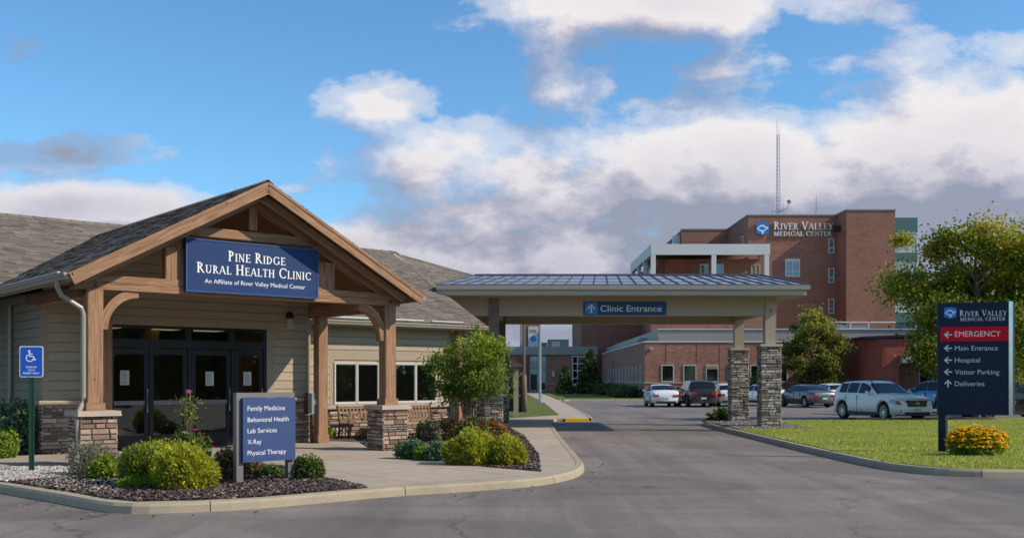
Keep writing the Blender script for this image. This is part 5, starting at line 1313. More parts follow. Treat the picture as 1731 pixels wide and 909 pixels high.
# ------------------------------------------------------------------ planting
def leaf_quads(P, size, spread=.0, up=.3, elong=1.6, nrm=None):
    n = len(P); d = rng.normal(0, 1, (n, 3)); d[:, 2] = np.abs(d[:, 2]) * .7 + up; d /= np.linalg.norm(d, axis=1)[:, None]
    a = np.cross(d, rng.normal(0, 1, (n, 3))); a /= np.linalg.norm(a, axis=1)[:, None] + 1e-9
    s = size * rng.uniform(.6, 1.35, (n, 1)); b = np.cross(d, a)
    u = a * s * elong * .5; v = b * s * .5
    return np.stack([P - u, P - v * .9 + u * .1, P + u, P + v * .9 + u * .1], 1)
def needle_quads(P, C0, size, thin=.20, dirj=.75):
    n = len(P); d = P - C0; d /= np.linalg.norm(d, axis=1)[:, None] + 1e-9; d = d + rng.normal(0, dirj, (n, 3)); d[:, 2] += .35; d /= np.linalg.norm(d, axis=1)[:, None]
    a = np.cross(d, rng.normal(0, 1, (n, 3))); a /= np.linalg.norm(a, axis=1)[:, None] + 1e-9
    s = size * rng.uniform(.6, 1.4, (n, 1)); u = d * s; v = a * s * thin
    return np.stack([P - v, P + v, P + u + v * .4, P + u - v * .4], 1)
def blob_points(n, rx, ry, h, lumps=7, seed=0, shell=.55, base=.0):
    """points through an uneven shrub made of several overlapping mounds on z=base"""
    r_ = np.random.default_rng(seed + 11); out = []
    k = 9; cs_ = []
    for i in range(k):
        a = 6.28 * i / (k - 1) + r_.uniform(-.4, .4); q = 0 if i == 0 else r_.uniform(.38, .62)
        sc_ = r_.uniform(.42, .58) if i else .66
        hh = (r_.uniform(.62, .92) if i else r_.uniform(.85, 1.0)) * h
        cs_.append((math.cos(a) * q * rx, math.sin(a) * q * ry, sc_, hh))
    for i, (x, y, sc_, hh) in enumerate(cs_):
        m = n // k + (n % k if i == 0 else 0)
        d = r_.normal(0, 1, (m, 3)); d /= np.linalg.norm(d, axis=1)[:, None]
        rad = (shell + (1 - shell) * r_.uniform(0, 1, m) ** .55) * (1 + .16 * np.sin(d[:, 0] * 7 + i) * np.cos(d[:, 1] * 6 + d[:, 2] * 5 + i))
        P = d * rad[:, None] * np.array([rx * sc_, ry * sc_, hh * .54]); P[:, 2] += hh * .46; P[:, 0] += x; P[:, 1] += y
        P[:, 2] = np.maximum(P[:, 2], .01 + r_.uniform(0, .04, m)) + base; out.append(P)
    return np.concatenate(out)
def shrub(name, label, X, Y, rx, ry, h, kind, n=3500, size=.045, needle=False, seed=0, group=None, flowers=None, stems=True, elong=1.6, shell=.5):
    t = thing(name, label, 'shrub', (X, Y, .0), random.uniform(-.15, .15), group)
    P = blob_points(n, rx, ry, h, seed=seed, shell=shell)
    Q = needle_quads(P, np.array([0, 0, h * .2]), size) if needle else leaf_quads(P, size, elong=elong)
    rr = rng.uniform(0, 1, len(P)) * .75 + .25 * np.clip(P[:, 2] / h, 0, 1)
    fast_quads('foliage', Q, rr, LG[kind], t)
    if stems:
        mb = MB()
        for i in range(7):
            a = i * .9; mb.tube([(0, 0, 0), (rx * .35 * math.cos(a), ry * .35 * math.sin(a), h * .45), (rx * .6 * math.cos(a), ry * .6 * math.sin(a), h * .8)], [.014, .010, .005], 5)
        mb.build('stems', M['bark_dark'], t)
    if flowers:
        fk, fn, fs, zmin = flowers
        F = blob_points(fn * 3, rx * 1.04, ry * 1.04, h * 1.06, seed=seed, shell=.95); F = F[F[:, 2] > h * zmin]
        F = F[rng.permutation(len(F))][:fn]
        o = []
        for j in range(6):
            a = j * math.pi / 3; off = np.tile(np.array([math.cos(a), math.sin(a), 0]) * fs * .5, (len(F), 1)) + rng.normal(0, fs * .12, (len(F), 3)); o.append(leaf_quads(F + off, fs, up=1.6, elong=1.2))
        fast_quads('flowers', np.concatenate(o), rng.uniform(0, 1, len(F) * 6), LG[fk], t)
        if fk == 'yflower':
            mb = MB()
            for p in F[:: 3]: mb.lathe([(.0, .02), (fs * .3, .01), (fs * .3, -.01)], 5, tuple(p))
            mb.build('flower_centres', M['bark_dark'], t)
    return t
gxy = lambda px, py: ((px - 865.5) / (py - 641) * 1.65, 1.65 * 1731 / (py - 641))
def sh_px(name, label, px0, px1, ytop, ybase, kind, depth=.8, **kw):
    """shrub from its seen width and height at the ground row ybase"""
    X, Y = gxy((px0 + px1) / 2, ybase); Y += .25; X = (((px0 + px1) / 2) - 865.5) / 1731 * Y
    w = (px1 - px0) / 1731 * Y; h = (ybase - ytop) / 1731 * Y
    return shrub(name, label, X, Y, w / 2 * (1.0 if kw.get('needle') else 1.08), w / 2 * depth, h * .98, kind, **kw)
G1 = 'shrubs in the front bed'; G2 = 'shrubs in the bed beside the drive'
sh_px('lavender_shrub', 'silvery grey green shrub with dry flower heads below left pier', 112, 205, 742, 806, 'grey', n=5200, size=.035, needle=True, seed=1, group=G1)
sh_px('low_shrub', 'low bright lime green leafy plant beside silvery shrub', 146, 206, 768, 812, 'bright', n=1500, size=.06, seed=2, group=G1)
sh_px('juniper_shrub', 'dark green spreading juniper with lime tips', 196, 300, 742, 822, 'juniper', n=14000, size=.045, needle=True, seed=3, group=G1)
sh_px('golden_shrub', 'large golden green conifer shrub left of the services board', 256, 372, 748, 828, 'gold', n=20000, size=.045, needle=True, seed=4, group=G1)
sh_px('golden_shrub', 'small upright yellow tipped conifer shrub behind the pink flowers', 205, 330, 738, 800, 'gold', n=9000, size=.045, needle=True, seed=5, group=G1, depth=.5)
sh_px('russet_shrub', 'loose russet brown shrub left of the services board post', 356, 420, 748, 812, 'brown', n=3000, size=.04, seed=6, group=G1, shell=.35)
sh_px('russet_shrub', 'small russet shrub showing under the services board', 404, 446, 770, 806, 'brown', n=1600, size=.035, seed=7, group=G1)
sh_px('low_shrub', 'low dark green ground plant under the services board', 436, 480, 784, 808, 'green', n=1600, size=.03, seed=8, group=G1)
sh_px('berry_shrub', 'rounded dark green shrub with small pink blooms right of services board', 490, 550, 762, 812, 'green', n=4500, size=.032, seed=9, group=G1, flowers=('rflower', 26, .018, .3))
sh_px('low_shrub', 'small grassy tuft at the bed front below the golden shrub', 196, 262, 806, 826, 'bright', n=1400, size=.05, needle=True, seed=10, group=G1, stems=False)
sh_px('wall_shrub', 'leafy green shrub at the left wall behind the access sign', -26, 58, 662, 768, 'bluegreen', n=5200, size=.06, seed=12)
sh_px('wall_shrub', 'bright lime leaved plant low at the left wall', -30, 30, 716, 775, 'bright', n=2200, size=.06, seed=13)
# flowering plant with tall stalks in the front bed
X, Y = gxy(320, 800); Y += .5; X = (320 - 865.5) / 1731 * Y
t = shrub('flowering_plant', 'tall green plant with pink red blooms and seed stalks', X, Y, .40, .36, .85, 'green', n=3200, size=.06, seed=14, group=G1, flowers=('rflower', 22, .04, .45))
t['category'] = 'plant'
t.rotation_euler = (0, 0, 0)
mb = MB()
for i in range(7):
    a, b = random.uniform(-.12, .12), random.uniform(-.1, .1); mb.tube([(a * .4, b * .4, .5), (a, b, 1.0), (a * 1.5 + .0, b, random.uniform(1.1, 1.42))], .006, 5)
mb.build('stalks', M['bark'], t)
P = np.column_stack([rng.normal(0, .022, 26), rng.normal(0, .022, 26), 1.42 + rng.normal(0, .028, 26)]); fast_quads('flowers', leaf_quads(P, .024), rng.uniform(.4, 1, 26), LG['rflower'], t)
P = np.column_stack([rng.normal(0, .11, 260), rng.normal(0, .08, 260), rng.uniform(.8, 1.35, 260)]); fast_quads('foliage', leaf_quads(P, .028), rng.uniform(0, 1, 260), LG['bright'], t)
# bed beside the drive
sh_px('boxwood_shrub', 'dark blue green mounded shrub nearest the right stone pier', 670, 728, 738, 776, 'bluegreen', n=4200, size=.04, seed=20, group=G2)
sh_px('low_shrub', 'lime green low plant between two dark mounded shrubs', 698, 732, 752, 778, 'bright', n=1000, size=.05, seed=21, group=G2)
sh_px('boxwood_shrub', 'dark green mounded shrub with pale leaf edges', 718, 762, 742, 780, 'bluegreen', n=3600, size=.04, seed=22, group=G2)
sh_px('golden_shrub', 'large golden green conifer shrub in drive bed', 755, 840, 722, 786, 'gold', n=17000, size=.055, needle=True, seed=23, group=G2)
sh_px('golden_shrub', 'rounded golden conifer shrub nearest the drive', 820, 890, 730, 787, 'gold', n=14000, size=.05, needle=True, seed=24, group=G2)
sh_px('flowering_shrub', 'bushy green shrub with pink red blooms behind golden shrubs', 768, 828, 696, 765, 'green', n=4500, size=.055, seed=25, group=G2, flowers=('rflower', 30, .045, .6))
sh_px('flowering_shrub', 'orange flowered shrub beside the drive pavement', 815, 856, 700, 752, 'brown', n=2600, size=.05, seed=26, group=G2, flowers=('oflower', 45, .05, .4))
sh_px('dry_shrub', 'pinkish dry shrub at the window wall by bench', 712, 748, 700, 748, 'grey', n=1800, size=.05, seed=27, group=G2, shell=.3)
sh_px('dry_shrub', 'tangled tan dry shrub at the wing wall corner', 738, 776, 700, 746, 'brown', n=2200, size=.045, seed=28, group=G2, shell=.3)
sh_px('low_shrub', 'small yellow green plant behind the right stone pier', 702, 720, 708, 745, 'bright', n=700, size=.05, seed=29, group=G2)
sh_px('dry_shrub', 'thin brown shrub beneath the left bench', 600, 640, 718, 742, 'brown', n=900, size=.04, seed=31, group=G2, shell=.3)
sh_px('low_shrub', 'green yellow plant behind the left slatted bench', 546, 566, 716, 742, 'bright', n=500, size=.045, seed=32, group=G2)
sh_px('low_shrub', 'spiky grass tuft at the foot of the rear canopy pier', 1206, 1238, 700, 712, 'green', n=260, size=.34, needle=True, seed=33, stems=False)
# yellow daisies
t = sh_px('yellow_daisies', 'mound of golden yellow daisies at the foot of directory sign', 1606, 1704, 717, 772, 'bright', n=8000, size=.045, seed=40, needle=False, flowers=('yflower', 950, .046, .30), depth=.5)
t['category'] = 'flower clump'
# hedges before the hospital
for i, (X, Y, w, h, lb) in enumerate(((10.2, 108, 1.8, 1.4, 'dark clipped bush nearest the low link block'), (10.5, 99, 1.6, 1.3, 'dark clipped bush midway along the brick side wall'), (10.3, 92, 1.5, 1.2, 'dark clipped bush at the brick corner'), (15.2, 88.6, 1.2, .9, 'low dark bush under the first hospital window'), (21.3, 88.4, 1.3, 2.4, 'dark bush under a hospital window beside the dark car'), (28, 88.4, 1.6, 1.4, 'low dark bush at the foot of the olive tree'))):
    shrub('clipped_bush', lb, X, Y, w, w * .8, h, 'conifer', n=1500, size=.16, seed=50 + i, group='bushes along the hospital wall', stems=False)

# trees
def tree(name, label, X, Y, h, crown_w, crown_z0, kind, n, leaf, trunk_r=.12, bark='bark', seed=0, stems=1, droop=.0, group=None, conifer=False, lean=0):
    rs = random.Random(seed); r_ = np.random.default_rng(seed)
    t = thing(name, label, 'tree', (X, Y, 0), 0, group); mb = MB(); tips = []
    zc = crown_z0; cz = (h + zc) / 2; rz_ = (h - zc) / 2
    if conifer:
        mb.tube([(0, 0, 0), (0, 0, h * .95)], [trunk_r, .02], 7); mb.build('trunk', M['bark_dark'], t)
        u = r_.uniform(0, 1, n) ** .75; z = zc + (h - zc) * (1 - u); tier = .8 + .25 * np.sin(z * 9 / h * 6.28); rad = crown_w / 2 * (u + .06) * tier * r_.uniform(.45, 1.08, n); a = r_.uniform(0, 6.28, n)
        P = np.column_stack([np.cos(a) * rad, np.sin(a) * rad, z - rad * .12]); fast_quads('crown', needle_quads(P, np.array([0, 0, h * .4]), leaf, .35), r_.uniform(0, 1, n), LG[kind], t); return t
    for s_ in range(stems):
        ang = s_ * 6.28 / stems + rs.uniform(-.4, .4); sp = (crown_w * .16 if stems > 1 else 0)
        bx, by = (math.cos(ang) * .08, math.sin(ang) * .08) if stems > 1 else (0, 0)
        nodes = [(bx, by, 0)]; top = h * (.78 if stems == 1 else .72)
        for k in range(1, 7):
            f_ = k / 6; nodes.append((bx + math.cos(ang) * sp * f_ ** 1.3 + rs.uniform(-.04, .04) * h * .2 + lean * f_, by + math.sin(ang) * sp * f_ ** 1.3 + rs.uniform(-.04, .04) * h * .2, top * f_))
        tr_ = trunk_r if stems == 1 else trunk_r * .45
        mb.tube(nodes, [tr_ * (1 - .82 * k / 6) for k in range(7)], 8)
        nl = 34 if stems == 1 else 9
        for j in range(nl):
            f_ = rs.uniform(.0, 1.0); zb = max(zc * .85, .25 * h) + (top - max(zc * .85, .25 * h)) * f_; i0 = min(5, int(zb / top * 6)); q = zb / top * 6 - i0
            b0 = Vector(nodes[i0]).lerp(Vector(nodes[i0 + 1]), q); a = rs.uniform(0, 6.28)
            zt = zc + (h - zc) * min(1, max(.02, f_ * .85 + rs.uniform(-.05, .25))); k_ = math.sqrt(max(0.02, 1 - ((zt - cz) / rz_) ** 2)); rr = crown_w / 2 * k_ * rs.uniform(.62, 1.05)
            e = Vector((math.cos(a) * rr, math.sin(a) * rr, zt)); m_ = b0.lerp(e, .5) + Vector((0, 0, .06 * h))
            mb.tube([b0, m_, e], [tr_ * .38, tr_ * .2, .006], 5); tips += [e, m_.lerp(e, .55), m_.lerp(e, .8)]
            for _ in range(3):
                e2 = m_.lerp(e, rs.uniform(.2, .9)) + Vector((rs.gauss(0, 1), rs.gauss(0, 1), rs.gauss(.2, .7))) * crown_w * .10
                mb.tube([m_.lerp(e, .3), e2], [tr_ * .12, .004], 4); tips.append(e2)
    mb.build('trunk', M[bark], t)
    tips = np.array([tuple(v) for v in tips]); idx = r_.integers(0, len(tips), n); w = r_.uniform(.4, 1.3, len(tips))
    sg_ = crown_w * .062
    P = tips[idx] + r_.normal(0, 1, (n, 3)) * (sg_ * w[idx])[:, None] * np.array([1, 1, .75])
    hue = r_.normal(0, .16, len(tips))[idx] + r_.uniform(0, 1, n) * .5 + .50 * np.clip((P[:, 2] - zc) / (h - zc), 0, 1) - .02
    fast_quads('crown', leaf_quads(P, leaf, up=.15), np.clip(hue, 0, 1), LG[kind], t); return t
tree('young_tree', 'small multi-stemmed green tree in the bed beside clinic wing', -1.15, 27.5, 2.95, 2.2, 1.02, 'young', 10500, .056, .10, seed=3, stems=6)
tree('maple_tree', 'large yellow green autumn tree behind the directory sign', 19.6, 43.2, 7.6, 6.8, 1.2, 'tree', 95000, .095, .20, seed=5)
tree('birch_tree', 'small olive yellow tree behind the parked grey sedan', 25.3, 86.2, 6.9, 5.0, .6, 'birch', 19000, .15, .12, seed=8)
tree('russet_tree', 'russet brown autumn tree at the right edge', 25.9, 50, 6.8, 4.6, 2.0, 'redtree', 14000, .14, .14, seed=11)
tree('spruce_tree', 'dark spruce before the tall link block window', 9.0, 118, 4.7, 3.1, .3, 'conifer', 5200, .42, .12, seed=12, conifer=True)
tree('spruce_tree', 'small dark spruce beside the distant link block', 6.1, 118, 3.0, 1.9, .2, 'conifer', 2600, .32, .10, seed=13, conifer=True)
tree('maple_tree', 'dark green tree beyond the car park at right', 36, 74, 8.0, 7, 1.8, 'birch', 9000, .22, .18, seed=15)
tree('maple_tree', 'dark green tree standing far right behind the russet tree', 44, 82, 9.0, 8, 1.8, 'birch', 9000, .24, .18, seed=16)
P = []
for i in range(14):
    p = blob_points(1500, 6.0, 6.0, 9 + (i % 3) * 2, seed=200 + i, shell=.4); P.append(p + np.array([50 + (i % 3) * 5, -48 + i * 6.2, 0]))
P = np.concatenate(P); o = fast_quads('woodland', leaf_quads(P, .8), rng.uniform(0, 1, len(P)), LG['conifer']); tag(o, 'belt of green trees across the street, mirrored in the clinic glass', 'woodland', None, 'stuff')
mb = MB(); mb.lathe([(.0, .06), (.7, .05), (1.05, .008)], 24, (19.3, 43.2, 0)); 
o = mb.build('mulch_ring', M['mulch']); tag(o, 'dark mulch ring round the big tree', None, None, 'stuff')
chips('fallen_leaves', [(-8, 15.2), (-5.2, 12.6), (-1.5, 14.2), (1.9, 17.2), (1.9, 24), (1.45, 24), (1.45, 20.5), (.6, 17.2), (-2, 15.3), (-5.0, 13.4), (-7.8, 15.9)], -.124, 70, .03, M['chip'], .5, 'dry leaf scraps and grit along the kerb')
# the big tree stands in a grassed island of the car park
sheet('lawn', [(15.0, 41.3), (32, 41.3), (32, 44.6), (15.0, 44.6)], .002, M['lawn'], label='grass strip under the autumn tree')

# ------------------------------------------------------------------ cars
def interp(P, x):
    for i in range(len(P) - 1):
        if x <= P[i + 1][0]:
            a, b = P[i], P[i + 1]; f_ = (x - a[0]) / (b[0] - a[0] + 1e-9); return a[1] + (b[1] - a[1]) * f_
    return P[-1][1]
CARS = {
 'sedan': dict(L=4.65, W=1.80, top=[(0, .70), (.04, .92), (.14, 1.02), (.72, 1.06), (1.15, 1.26), (1.6, 1.41), (2.2, 1.46), (2.75, 1.42), (3.1, 1.24), (3.50, 1.02), (4.1, .92), (4.45, .80), (4.60, .66), (4.65, .50)], belt=.94, r=.33, ax=(.98, 3.75), rw=(.80, 1.52), ws=(2.82, 3.46), side=[(1.05, 1.50), (1.56, 2.26), (2.34, 3.12)], gr=(.46, .64), hl=(.62, .76)),
 'hatch': dict(L=4.2, W=1.78, top=[(0, .70), (.04, .95), (.12, 1.08), (.30, 1.28), (.52, 1.42), (1.2, 1.50), (2.0, 1.50), (2.45, 1.44), (2.85, 1.24), (3.2, 1.04), (3.7, .96), (4.0, .86), (4.15, .70), (4.2, .50)], belt=.98, r=.33, ax=(.72, 3.35), rw=(.14, .48), ws=(2.5, 3.14), side=[(.50, 1.05), (1.12, 1.85), (1.93, 2.78)], gr=(.48, .66), hl=(.64, .80)),
 'suv': dict(L=4.85, W=1.92, top=[(0, .72), (.03, 1.0), (.10, 1.14), (.30, 1.42), (.52, 1.62), (.72, 1.685), (1.5, 1.72), (2.2, 1.71), (2.58, 1.63), (2.98, 1.39), (3.42, 1.15), (3.7, 1.11), (4.3, 1.06), (4.62, .99), (4.76, .88), (4.83, .72), (4.85, .52)], belt=1.09, r=.39, ax=(.88, 3.82), rw=(.14, .50), ws=(2.64, 3.36), side=[(.62, 1.16), (1.22, 1.96), (2.04, 2.84)], gr=(.62, .90), hl=(.76, .94)),
}
def car(label, kind, paint, loc, heading, group='parked cars', rails=False, plate=True, name=None, cat='car'):
    s = CARS[kind]; L, W, tp, belt, r_ = s['L'], s['W'] / 2, s['top'], s['belt'], s['r']
    t = thing(name or ('parked_suv' if kind == 'suv' else 'parked_car'), label, cat, loc, heading, group)
    O = L / 2
    def wid(x):
        e = min(x, L - x); f = min(1, e / (.55 if x > L / 2 else .40)); return W * (.80 + .20 * math.sin(f * math.pi / 2))
    def ring(x, arches=True):
        zt = interp(tp, x); w = wid(x); zb = .24 if .3 < x < L - .35 else .28
        if arches:
            for a_ in s['ax']:
                if abs(x - a_) < r_ + .07: zb = max(zb, r_ + math.sqrt(max(0, (r_ + .07) ** 2 - (x - a_) ** 2)))
        bl = min(belt + .03 * (1 - x / L) * 2, zt - .05); hgt = max(0, zt - bl); inn = min(.27, hgt * .42)
        zm = min(.58, bl - .12); zm = max(zm, zb + .03)
        bl = max(bl, zm + .04)
        return [(0, zb), (w * .90, zb), (w * .985, max(zb + .012, min(.34, zm - .05))), (w, zm), (w * .985, (zm + bl) / 2 + .02), (w * .955, bl), (w * .955 - inn * .92, max(bl + .01, zt - .05)), (w * .955 - inn - .09, max(bl + .02, zt - .008)), (0, max(bl + .03, zt + .015))]
    xs = sorted(set([round(x, 4) for x in list(np.linspace(0, L, 64)) + [p[0] for p in tp]] + [round(a_ + dx, 4) for a_ in s['ax'] for dx in (-r_ - .071, -r_ - .04, -r_ * .8, -r_ * .5, 0, r_ * .5, r_ * .8, r_ + .04, r_ + .071)]))
    xs = [x for i, x in enumerate(xs) if i == 0 or x - xs[i - 1] > .004]
    mb = MB(); rings = [ring(x) for x in xs]; under = MB()
    for sy in (1, -1):
        for i in range(len(xs) - 1):
            A, B = rings[i], rings[i + 1]
            for k in range(len(A) - 1):
                q = [(xs[i] - O, sy * A[k][0], A[k][1]), (xs[i] - O, sy * A[k + 1][0], A[k + 1][1]), (xs[i + 1] - O, sy * B[k + 1][0], B[k + 1][1]), (xs[i + 1] - O, sy * B[k][0], B[k][1])]
                (under if k == 0 else mb).poly(q)
    for i_, x in ((0, xs[0]), (-1, xs[-1])):
        A = rings[i_]; mb.poly([(x - O, y, z) for y, z in A] + [(x - O, -y, z) for y, z in A[::-1][1:-1]])
    bo = mb.build('body', paint, t, smooth=True)
    under.build('underbody', M['rim_dark'], t)
    # glass
    def top_patch(name, x0, x1, mat, inset=.07):
        m_ = MB(); n, k = 8, 8; G = []
        for i in range(n + 1):
            x = x0 + (x1 - x0) * i / n; g = ring(x, False); yt = g[7][0] - inset * .3; yt2 = g[6][0] - inset * .2; row = []
            for j in range(-k, k + 1):
                y = yt2 * j / k; ay_ = abs(y)
                z = g[8][1] + (g[7][1] - g[8][1]) * min(1, ay_ / g[7][0]) if ay_ <= g[7][0] else g[7][1] + (g[6][1] - g[7][1]) * (ay_ - g[7][0]) / (g[6][0] - g[7][0] + 1e-6)
                sx = (interp(tp, x + .05) - interp(tp, x - .05)) / .1; nz = 1 / math.sqrt(1 + sx * sx); row.append((x - O - sx * nz * .012, y, z + nz * .012))
            G.append(row)
        for i in range(n):
            for j in range(2 * k): m_.poly([G[i][j], G[i][j + 1], G[i + 1][j + 1], G[i + 1][j]])
        return m_.build(name, mat, t, smooth=True)
    top_patch('windscreen', s['ws'][0], s['ws'][1], M['carglass']); top_patch('rear_window', s['rw'][0], s['rw'][1], M['carglass'])
    for sy in (1, -1):
        for (a, b) in s['side']:
            m_ = MB(); n = 8; G = []
            for i in range(n + 1):
                x = a + (b - a) * i / n; g = ring(x, False); p5, p6 = g[5], g[6]; row = []
                for v in (.10, .4, .7, .93):
                    y = p5[0] + (p6[0] - p5[0]) * v; z = p5[1] + (p6[1] - p5[1]) * v; row.append((x - O, sy * (y + .011), z + .004))
                G.append(row)
            for i in range(n):
                for j in range(3): m_.poly([G[i][j], G[i + 1][j], G[i + 1][j + 1], G[i][j + 1]])
            m_.build('side_window', M['carglass'], t)
        # side patches: lamps
        def patch(name, x0, x1, z0, z1, mat, off=.012, sl=0):
            m_ = MB(); n = 8; G = []
            for i in range(n + 1):
                x = x0 + (x1 - x0) * i / n; g = ring(x, False); row = []
                for v in (0, .5, 1):
                    z = z0 + (z1 - z0) * v + sl * (x - x0); zz_ = min(z, g[5][1] - .005); y = None
                    for k in range(2, 5):
                        if g[k][1] <= zz_ <= g[k + 1][1] + 1e-6: f_ = (zz_ - g[k][1]) / (g[k + 1][1] - g[k][1] + 1e-6); y = g[k][0] + (g[k + 1][0] - g[k][0]) * f_
                    if y is None: y = g[4][0]
                    row.append((x - O + (off if x > L / 2 else -off) * (1 if min(x, L - x) < .3 else 0), sy * (y + off), zz_))
                G.append(row)
            for i in range(n):
                for j in range(2): m_.poly([G[i][j], G[i + 1][j], G[i + 1][j + 1], G[i][j + 1]])
            return m_.build(name, mat, t)
        zl, zh = s['hl']
        patch('headlight', L - .50, L - .02, zl, zh, M['lens'], sl=-.12)
        patch('indicator', L - .60, L - .50, zl + .05, zh, M['amber'])
        patch('tail_light', .0, .30, zl + .02, zh + .06, M['tail'])
        # wrap of the lamps on the ends
        m_ = MB(); w0 = wid(.02); m_.box(-O - .02, -O + .10, min(sy * w0 * .62, sy * w0 * .99), max(sy * w0 * .62, sy * w0 * .99), zl + .04, zh + .05); m_.build('tail_light', M['tail'], t)
        m_ = MB(); w1 = wid(L - .06); m_.hexa([(O - .20, sy * w1 * .58, zl - .01), (O - .03, sy * w1 * .58, zl - .01), (O - .10, sy * w1 * .97, zl), (O - .3, sy * w1 * .97, zl), (O - .24, sy * w1 * .58, zh - .04), (O - .07, sy * w1 * .58, zh - .04), (O - .14, sy * w1 * .97, zh - .02), (O - .32, sy * w1 * .97, zh - .02)]); m_.build('headlight', M['lens'], t)
        m_ = MB(); m_.lathe([(0, 0), (.055, 0), (.06, .03)], 12, (0, 0, 0)); 
        # mirror, handles
        mx = s['ws'][1] - .42; gy = wid(mx)
        m_ = MB(); m_.hexa([(mx - O - .05, sy * gy * .95, belt + .02), (mx - O + .07, sy * gy * .95, belt + .02), (mx - O + .10, sy * (gy + .20), belt + .05), (mx - O - .04, sy * (gy + .20), belt + .05), (mx - O - .05, sy * gy * .95, belt + .12), (mx - O + .05, sy * gy * .95, belt + .12), (mx - O + .07, sy * (gy + .19), belt + .19), (mx - O - .05, sy * (gy + .19), belt + .19)]); mo = m_.build('mirror', paint, t)
        bv = mo.modifiers.new('b', 'BEVEL'); bv.width = .02; bv.segments = 2
        for (a, b) in s['side'][1:]:
            m_ = MB(); yy = W * .985; m_.box(a - O + .02, a - O + .20, min(sy * (yy - .02), sy * (yy + .028)), max(sy * (yy - .02), sy * (yy + .028)), belt - .16, belt - .125); m_.build('door_handle', M['chrome'] if kind == 'suv' else paint, t)
        m_ = MB(); yy = W * 1.004
        for (a, b) in s['side'][1:]: m_.box(a - O - .045, a - O - .037, min(sy * .9 * yy, sy * yy), max(sy * .9 * yy, sy * yy), .36, belt - .02)
        m_.build('door_gap', M['black'], t)
        m_ = MB(); m_.box(s['ax'][0] + r_ + .08 - O, s['ax'][1] - r_ - .08 - O, min(sy * W * .93, sy * W * 1.005), max(sy * W * .93, sy * W * 1.005), .20, .37); m_.build('sill', M['black'], t)
        if rails:
            m_ = MB(); g = ring(1.0, False); yy = sy * (g[7][0] + .02); m_.tube([(.45 - O, yy, interp(tp, .5) - .0), (.6 - O, yy, 1.765), (1.6 - O, yy, 1.80), (2.5 - O, yy, 1.785), (2.75 - O, yy, interp(tp, 2.7))], .018, 6); m_.build('roof_rail', M['black'], t)
    # wheels
    for a_ in s['ax']:
        for sy in (1, -1):
            m_ = MB(); c = (a_ - O, sy * (W - .13), r_); R_ = r_
            m_.lathe([(R_ * .66, -.10), (R_ * .95, -.11), (R_, -.08), (R_, .08), (R_ * .95, .11), (R_ * .66, .10)], 28, c, 'y'); w_ = m_.build('wheel', M['tyre'], t, smooth=True)
            m_ = MB(); yo = sy * .085
            m_.lathe([(R_ * .68, yo * 1.15), (R_ * .63, yo * 1.15), (R_ * .60, yo * .5), (R_ * .60, -yo)], 28, c, 'y')
            for k in range(10):
                an = 2 * math.pi * k / 10; ca, sa = math.cos(an), math.sin(an); m_.beam((c[0] + ca * R_ * .12, c[1] + yo * .95, c[2] + sa * R_ * .12), (c[0] + ca * R_ * .63, c[1] + yo * 1.05, c[2] + sa * R_ * .63), .035, .022, (0, 1, 0))
            m_.lathe([(0, yo * 1.1), (R_ * .17, yo * 1.08), (R_ * .17, yo * .4)], 12, c, 'y'); m_.build('rim', M['rim'], w_)
            m_ = MB(); m_.lathe([(0, yo * .35), (R_ * .62, yo * .35)], 20, c, 'y'); m_.build('brake_disc', M['rim_dark'], w_)
    g0, g1 = s['gr']
    m_ = MB(); m_.hexa([(O - .10, -.50, g0), (O + .012, -.46, g0), (O + .012, .46, g0), (O - .10, .50, g0), (O - .14, -.52, g1), (O - .015, -.50, g1), (O - .015, .50, g1), (O - .14, .52, g1)]); gr = m_.build('grille', M['black'], t)
    m_ = MB()
    for k in range(4): z = g0 + .03 + (g1 - g0 - .06) * k / 3; m_.box(O - .04, O + .022 - .028 * k / 3, -.44, .44, z - .004, z + .004)
    m_.box(O - .02, O + .03, -.08, .08, (g0 + g1) / 2 - .05, (g0 + g1) / 2 + .06); m_.build('grille_bars', M['steel'], gr)
    m_ = MB(); m_.box(O - .10, O + .006, -W * .66, W * .66, .24, .40); m_.box(-O - .012, -O + .1, -W * .72, W * .72, .26, .40); m_.build('bumper_trim', M['black'], t)
    for sy in (1, -1):
        m_ = MB(); yy = sy * W * .70; m_.box(O - .20, O - .02, yy - .12, yy + .12, .40, .50); m_.build('fog_light', M['black'], t)
    m_ = MB(); m_.box(O + .01, O + .022, -.16, .16, .43, .56); m_.build('number_plate', M['plate'], t)
    m_ = MB(); zp = .50 if kind != 'sedan' else .80; m_.box(-O - .022, -O - .0, -.17, .17, .52, .64); m_.build('number_plate', M['plate'], t)
    return t
ZR_ = -.13
px2 = lambda px, Y: (px - 865.5) / 1731 * Y
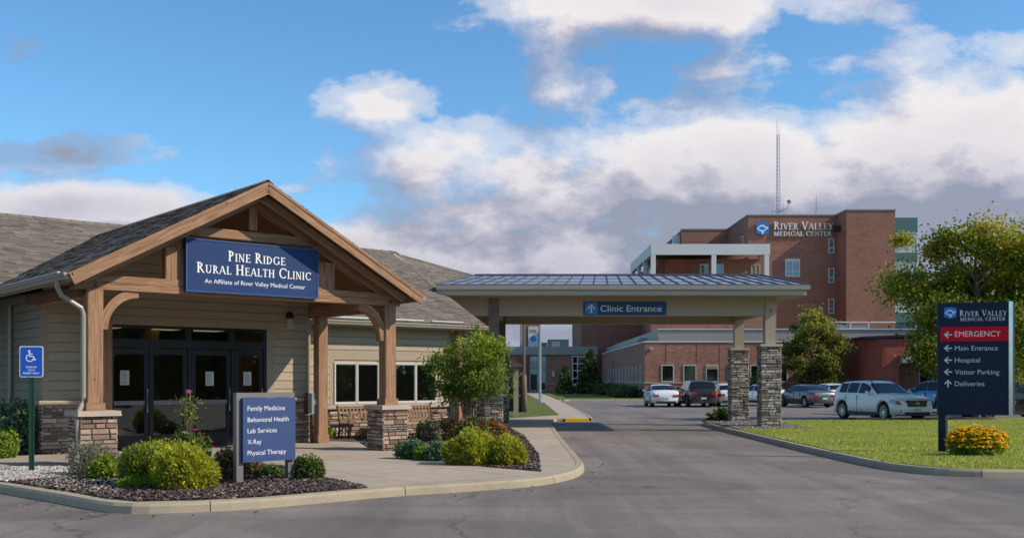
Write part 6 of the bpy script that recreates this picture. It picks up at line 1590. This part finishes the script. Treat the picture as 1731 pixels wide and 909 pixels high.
cp = {'white': carpaint('white_car_paint', (.72, .73, .74), .0, .3), 'silver': carpaint('silver_car_paint', (.88, .80, .70), .0, .42), 'black': carpaint('black_car_paint', (.022, .020, .024), .2, .25), 'maroon': carpaint('dark_maroon_paint', (.026, .014, .017), .2, .25), 'grey': carpaint('grey_car_paint', (.10, .115, .13), .5, .3), 'blue': carpaint('blue_car_paint', (.020, .13, .30), .35, .28), 'teal': carpaint('teal_car_paint', (.05, .14, .17), .4, .3)}
car('silver sport utility vehicle with roof rails facing the lawn', 'suv', cp['silver'], (px2(1489, 45.6), 45.6, ZR_), R(-73), rails=True, cat='car')
car('white sedan with red tail lights, leftmost of the parked row', 'sedan', cp['white'], (px2(1117, 67.6), 67.6, ZR_), R(90), cat='car')
car('dark maroon sport utility vehicle beside the white sedan', 'suv', cp['maroon'], (px2(1176, 67.5), 67.5, ZR_), R(92), cat='car')
car('small white van half hidden behind the rear canopy pier', 'hatch', cp['white'], (px2(1226, 68.5), 68.5, ZR_), R(90), cat='car')
car('white car between the two stone canopy piers', 'sedan', cp['white'], (px2(1290, 70), 70, ZR_), R(112), cat='car')
car('grey sedan with red tail lights right of the front pier', 'sedan', cp['grey'], (px2(1362, 66.5), 66.5, ZR_), R(104), cat='car')
car('white hatchback between grey sedan and silver vehicle', 'hatch', cp['white'], (px2(1402, 70.5), 70.5, ZR_), R(96), cat='car')
car('bright blue utility vehicle behind the directory sign', 'suv', cp['blue'], (px2(1577, 56), 56, ZR_), R(112), cat='car')
car('dark sport utility vehicle peeking out right of directory sign', 'suv', cp['black'], (px2(1706, 46.8), 46.8, ZR_), R(6), cat='car')
car('teal hatchback at the right edge behind dark vehicle', 'hatch', cp['teal'], (px2(1745, 60), 60, ZR_), R(20), cat='car')
# parking lines
mb = MB()
for i in range(12):
    X = 7.6 + i * 2.75; mb.poly([(X, 64.2, -.126), (X + .1, 64.2, -.126), (X + .1, 69.5, -.126), (X, 69.5, -.126)])
mb.poly([(4.2, 62.0, -.126), (4.3, 62.0, -.126), (5.6, 55, -.126), (5.5, 55, -.126)])
struct('parking_lines', mb, M['line'], 'faded white parking bay lines')
